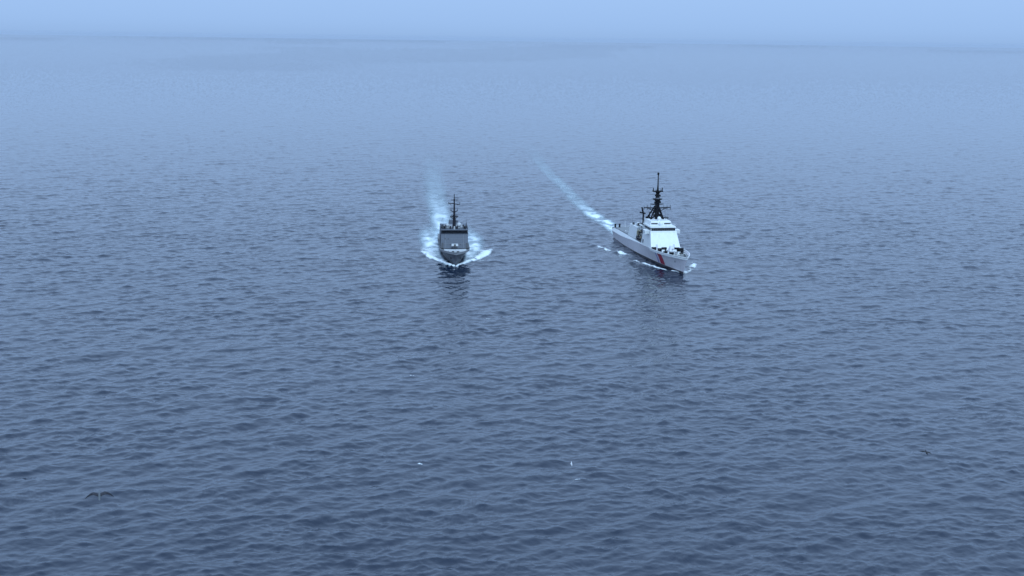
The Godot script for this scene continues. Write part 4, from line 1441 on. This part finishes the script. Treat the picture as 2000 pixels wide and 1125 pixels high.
# ---------------------------------------------------------------- birds
# one continuous mesh: spindle body with head, bill and tail, and two wings lofted out from the shoulders
func bird_shape(span: float, lift: float, droop: float, body_col: Color, wing_col: Color, tip_col: Color) -> Shape:
	var sh := Shape.new()
	var prof := [[-0.34, 0.004, 0.002], [-0.28, 0.06, 0.012], [-0.2, 0.05, 0.032], [-0.08, 0.075, 0.07], [0.04, 0.085, 0.08], [0.14, 0.07, 0.07], [0.2, 0.046, 0.05], [0.25, 0.045, 0.048], [0.29, 0.034, 0.036], [0.315, 0.014, 0.016], [0.37, 0.003, 0.004]]
	var g := []
	for e in prof:
		var row := []
		for k in 13: row.append(Vector3(e[1] * cos(TAU * k / 12), e[2] * sin(TAU * k / 12) + (0.02 if e[0] > 0.18 else 0.0), e[0]))
		g.append(row)
	sh.tint = body_col
	sh.grid(g, func(p): return Vector3(p.x, p.y, 0))
	for side in [-1.0, 1.0]:
		var w := []
		var n := 12
		for i in n + 1:
			var f := float(i) / n
			var x := 0.04 + (span / 2 - 0.04) * f
			var y := 0.04 + lift * sin(minf(f / 0.45, 1.0) * PI / 2) - droop * pow(maxf(0.0, f - 0.4) / 0.6, 1.6)
			var lead := 0.13 + 0.05 * sin(f * PI * 0.9) - 0.16 * pow(f, 2.5)
			var chord := lerpf(0.22, 0.04, pow(f, 2.4))
			var row := []
			for k in 9:
				var a := TAU * k / 8
				row.append(Vector3(side * x, y + 0.016 * (1.0 - f * 0.8) * sin(a) + 0.012 * cos(a) * (1.0 - f), lead - chord / 2 + chord / 2 * cos(a)))
			w.append(row)
		for i in n:
			sh.tint = wing_col if i < 9 else tip_col
			var mid := Vector3.ZERO
			for k in 8: mid += (w[i][k] + w[i + 1][k]) / 16.0
			var c := mid
			sh.grid([w[i], w[i + 1]], func(p): return Vector3(0, p.y - c.y, (p.z - c.z) * 0.2))
	return sh

func build_birds() -> void:
	var m := paint(Color.WHITE, 0.7)
	m.vertex_color_use_as_albedo = true
	var dark := Color(0.012, 0.013, 0.017)
	var pale := Color(0.80, 0.82, 0.84)
	# [position, turn, bank, span, lift, droop, body, wings, tips, name, label]
	for e in [
			[Vector3(38.2, 77.2, -109.9), 0.33, -0.28, 1.4, 0.05, 0.20, dark, dark, dark, "seabird", "dark seabird gliding with arched wings low at the right of the picture", 0.55],
			[Vector3(-22.7, 88.8, -65.8), -2.81, 0.03, 1.5, 0.10, 0.26, Color(0.10, 0.11, 0.125), Color(0.02, 0.022, 0.03), dark, "seabird", "dark winged seabird with a paler grey body, wings arched, at the lower left", -0.5],
			[Vector3(16.6, 1.6, -322.0), 1.9, 1.15, 1.5, 0.10, 0.10, pale, pale, dark, "gull", "white gull banking steeply just above the water, right of the lower middle"],
			[Vector3(-3.4, 2.5, -710.0), 0.2, 0.1, 1.5, 0.15, 0.3, dark, dark, dark, "seabird", "far dark seabird just right of the grey ship's bow wave"],
			[Vector3(44.5, 3.0, -884.0), 0.6, 0.0, 1.6, 0.15, 0.3, dark, dark, dark, "seabird", "far dark seabird low over the white cutter's pale wake"]]:
		var o := MeshInstance3D.new()
		o.name = numbered(e[9])
		o.mesh = bird_shape(e[3], e[4], e[5], e[6], e[7], e[8]).mesh()
		o.material_override = m
		add_child(o)
		o.position = e[0]
		o.basis = Basis(Vector3.UP, e[1]) * Basis(Vector3.BACK, e[2]) * Basis(Vector3.RIGHT, e[11] if e.size() > 11 else 0.0)
		tag(o, e[10], "bird", "seabirds over the water")
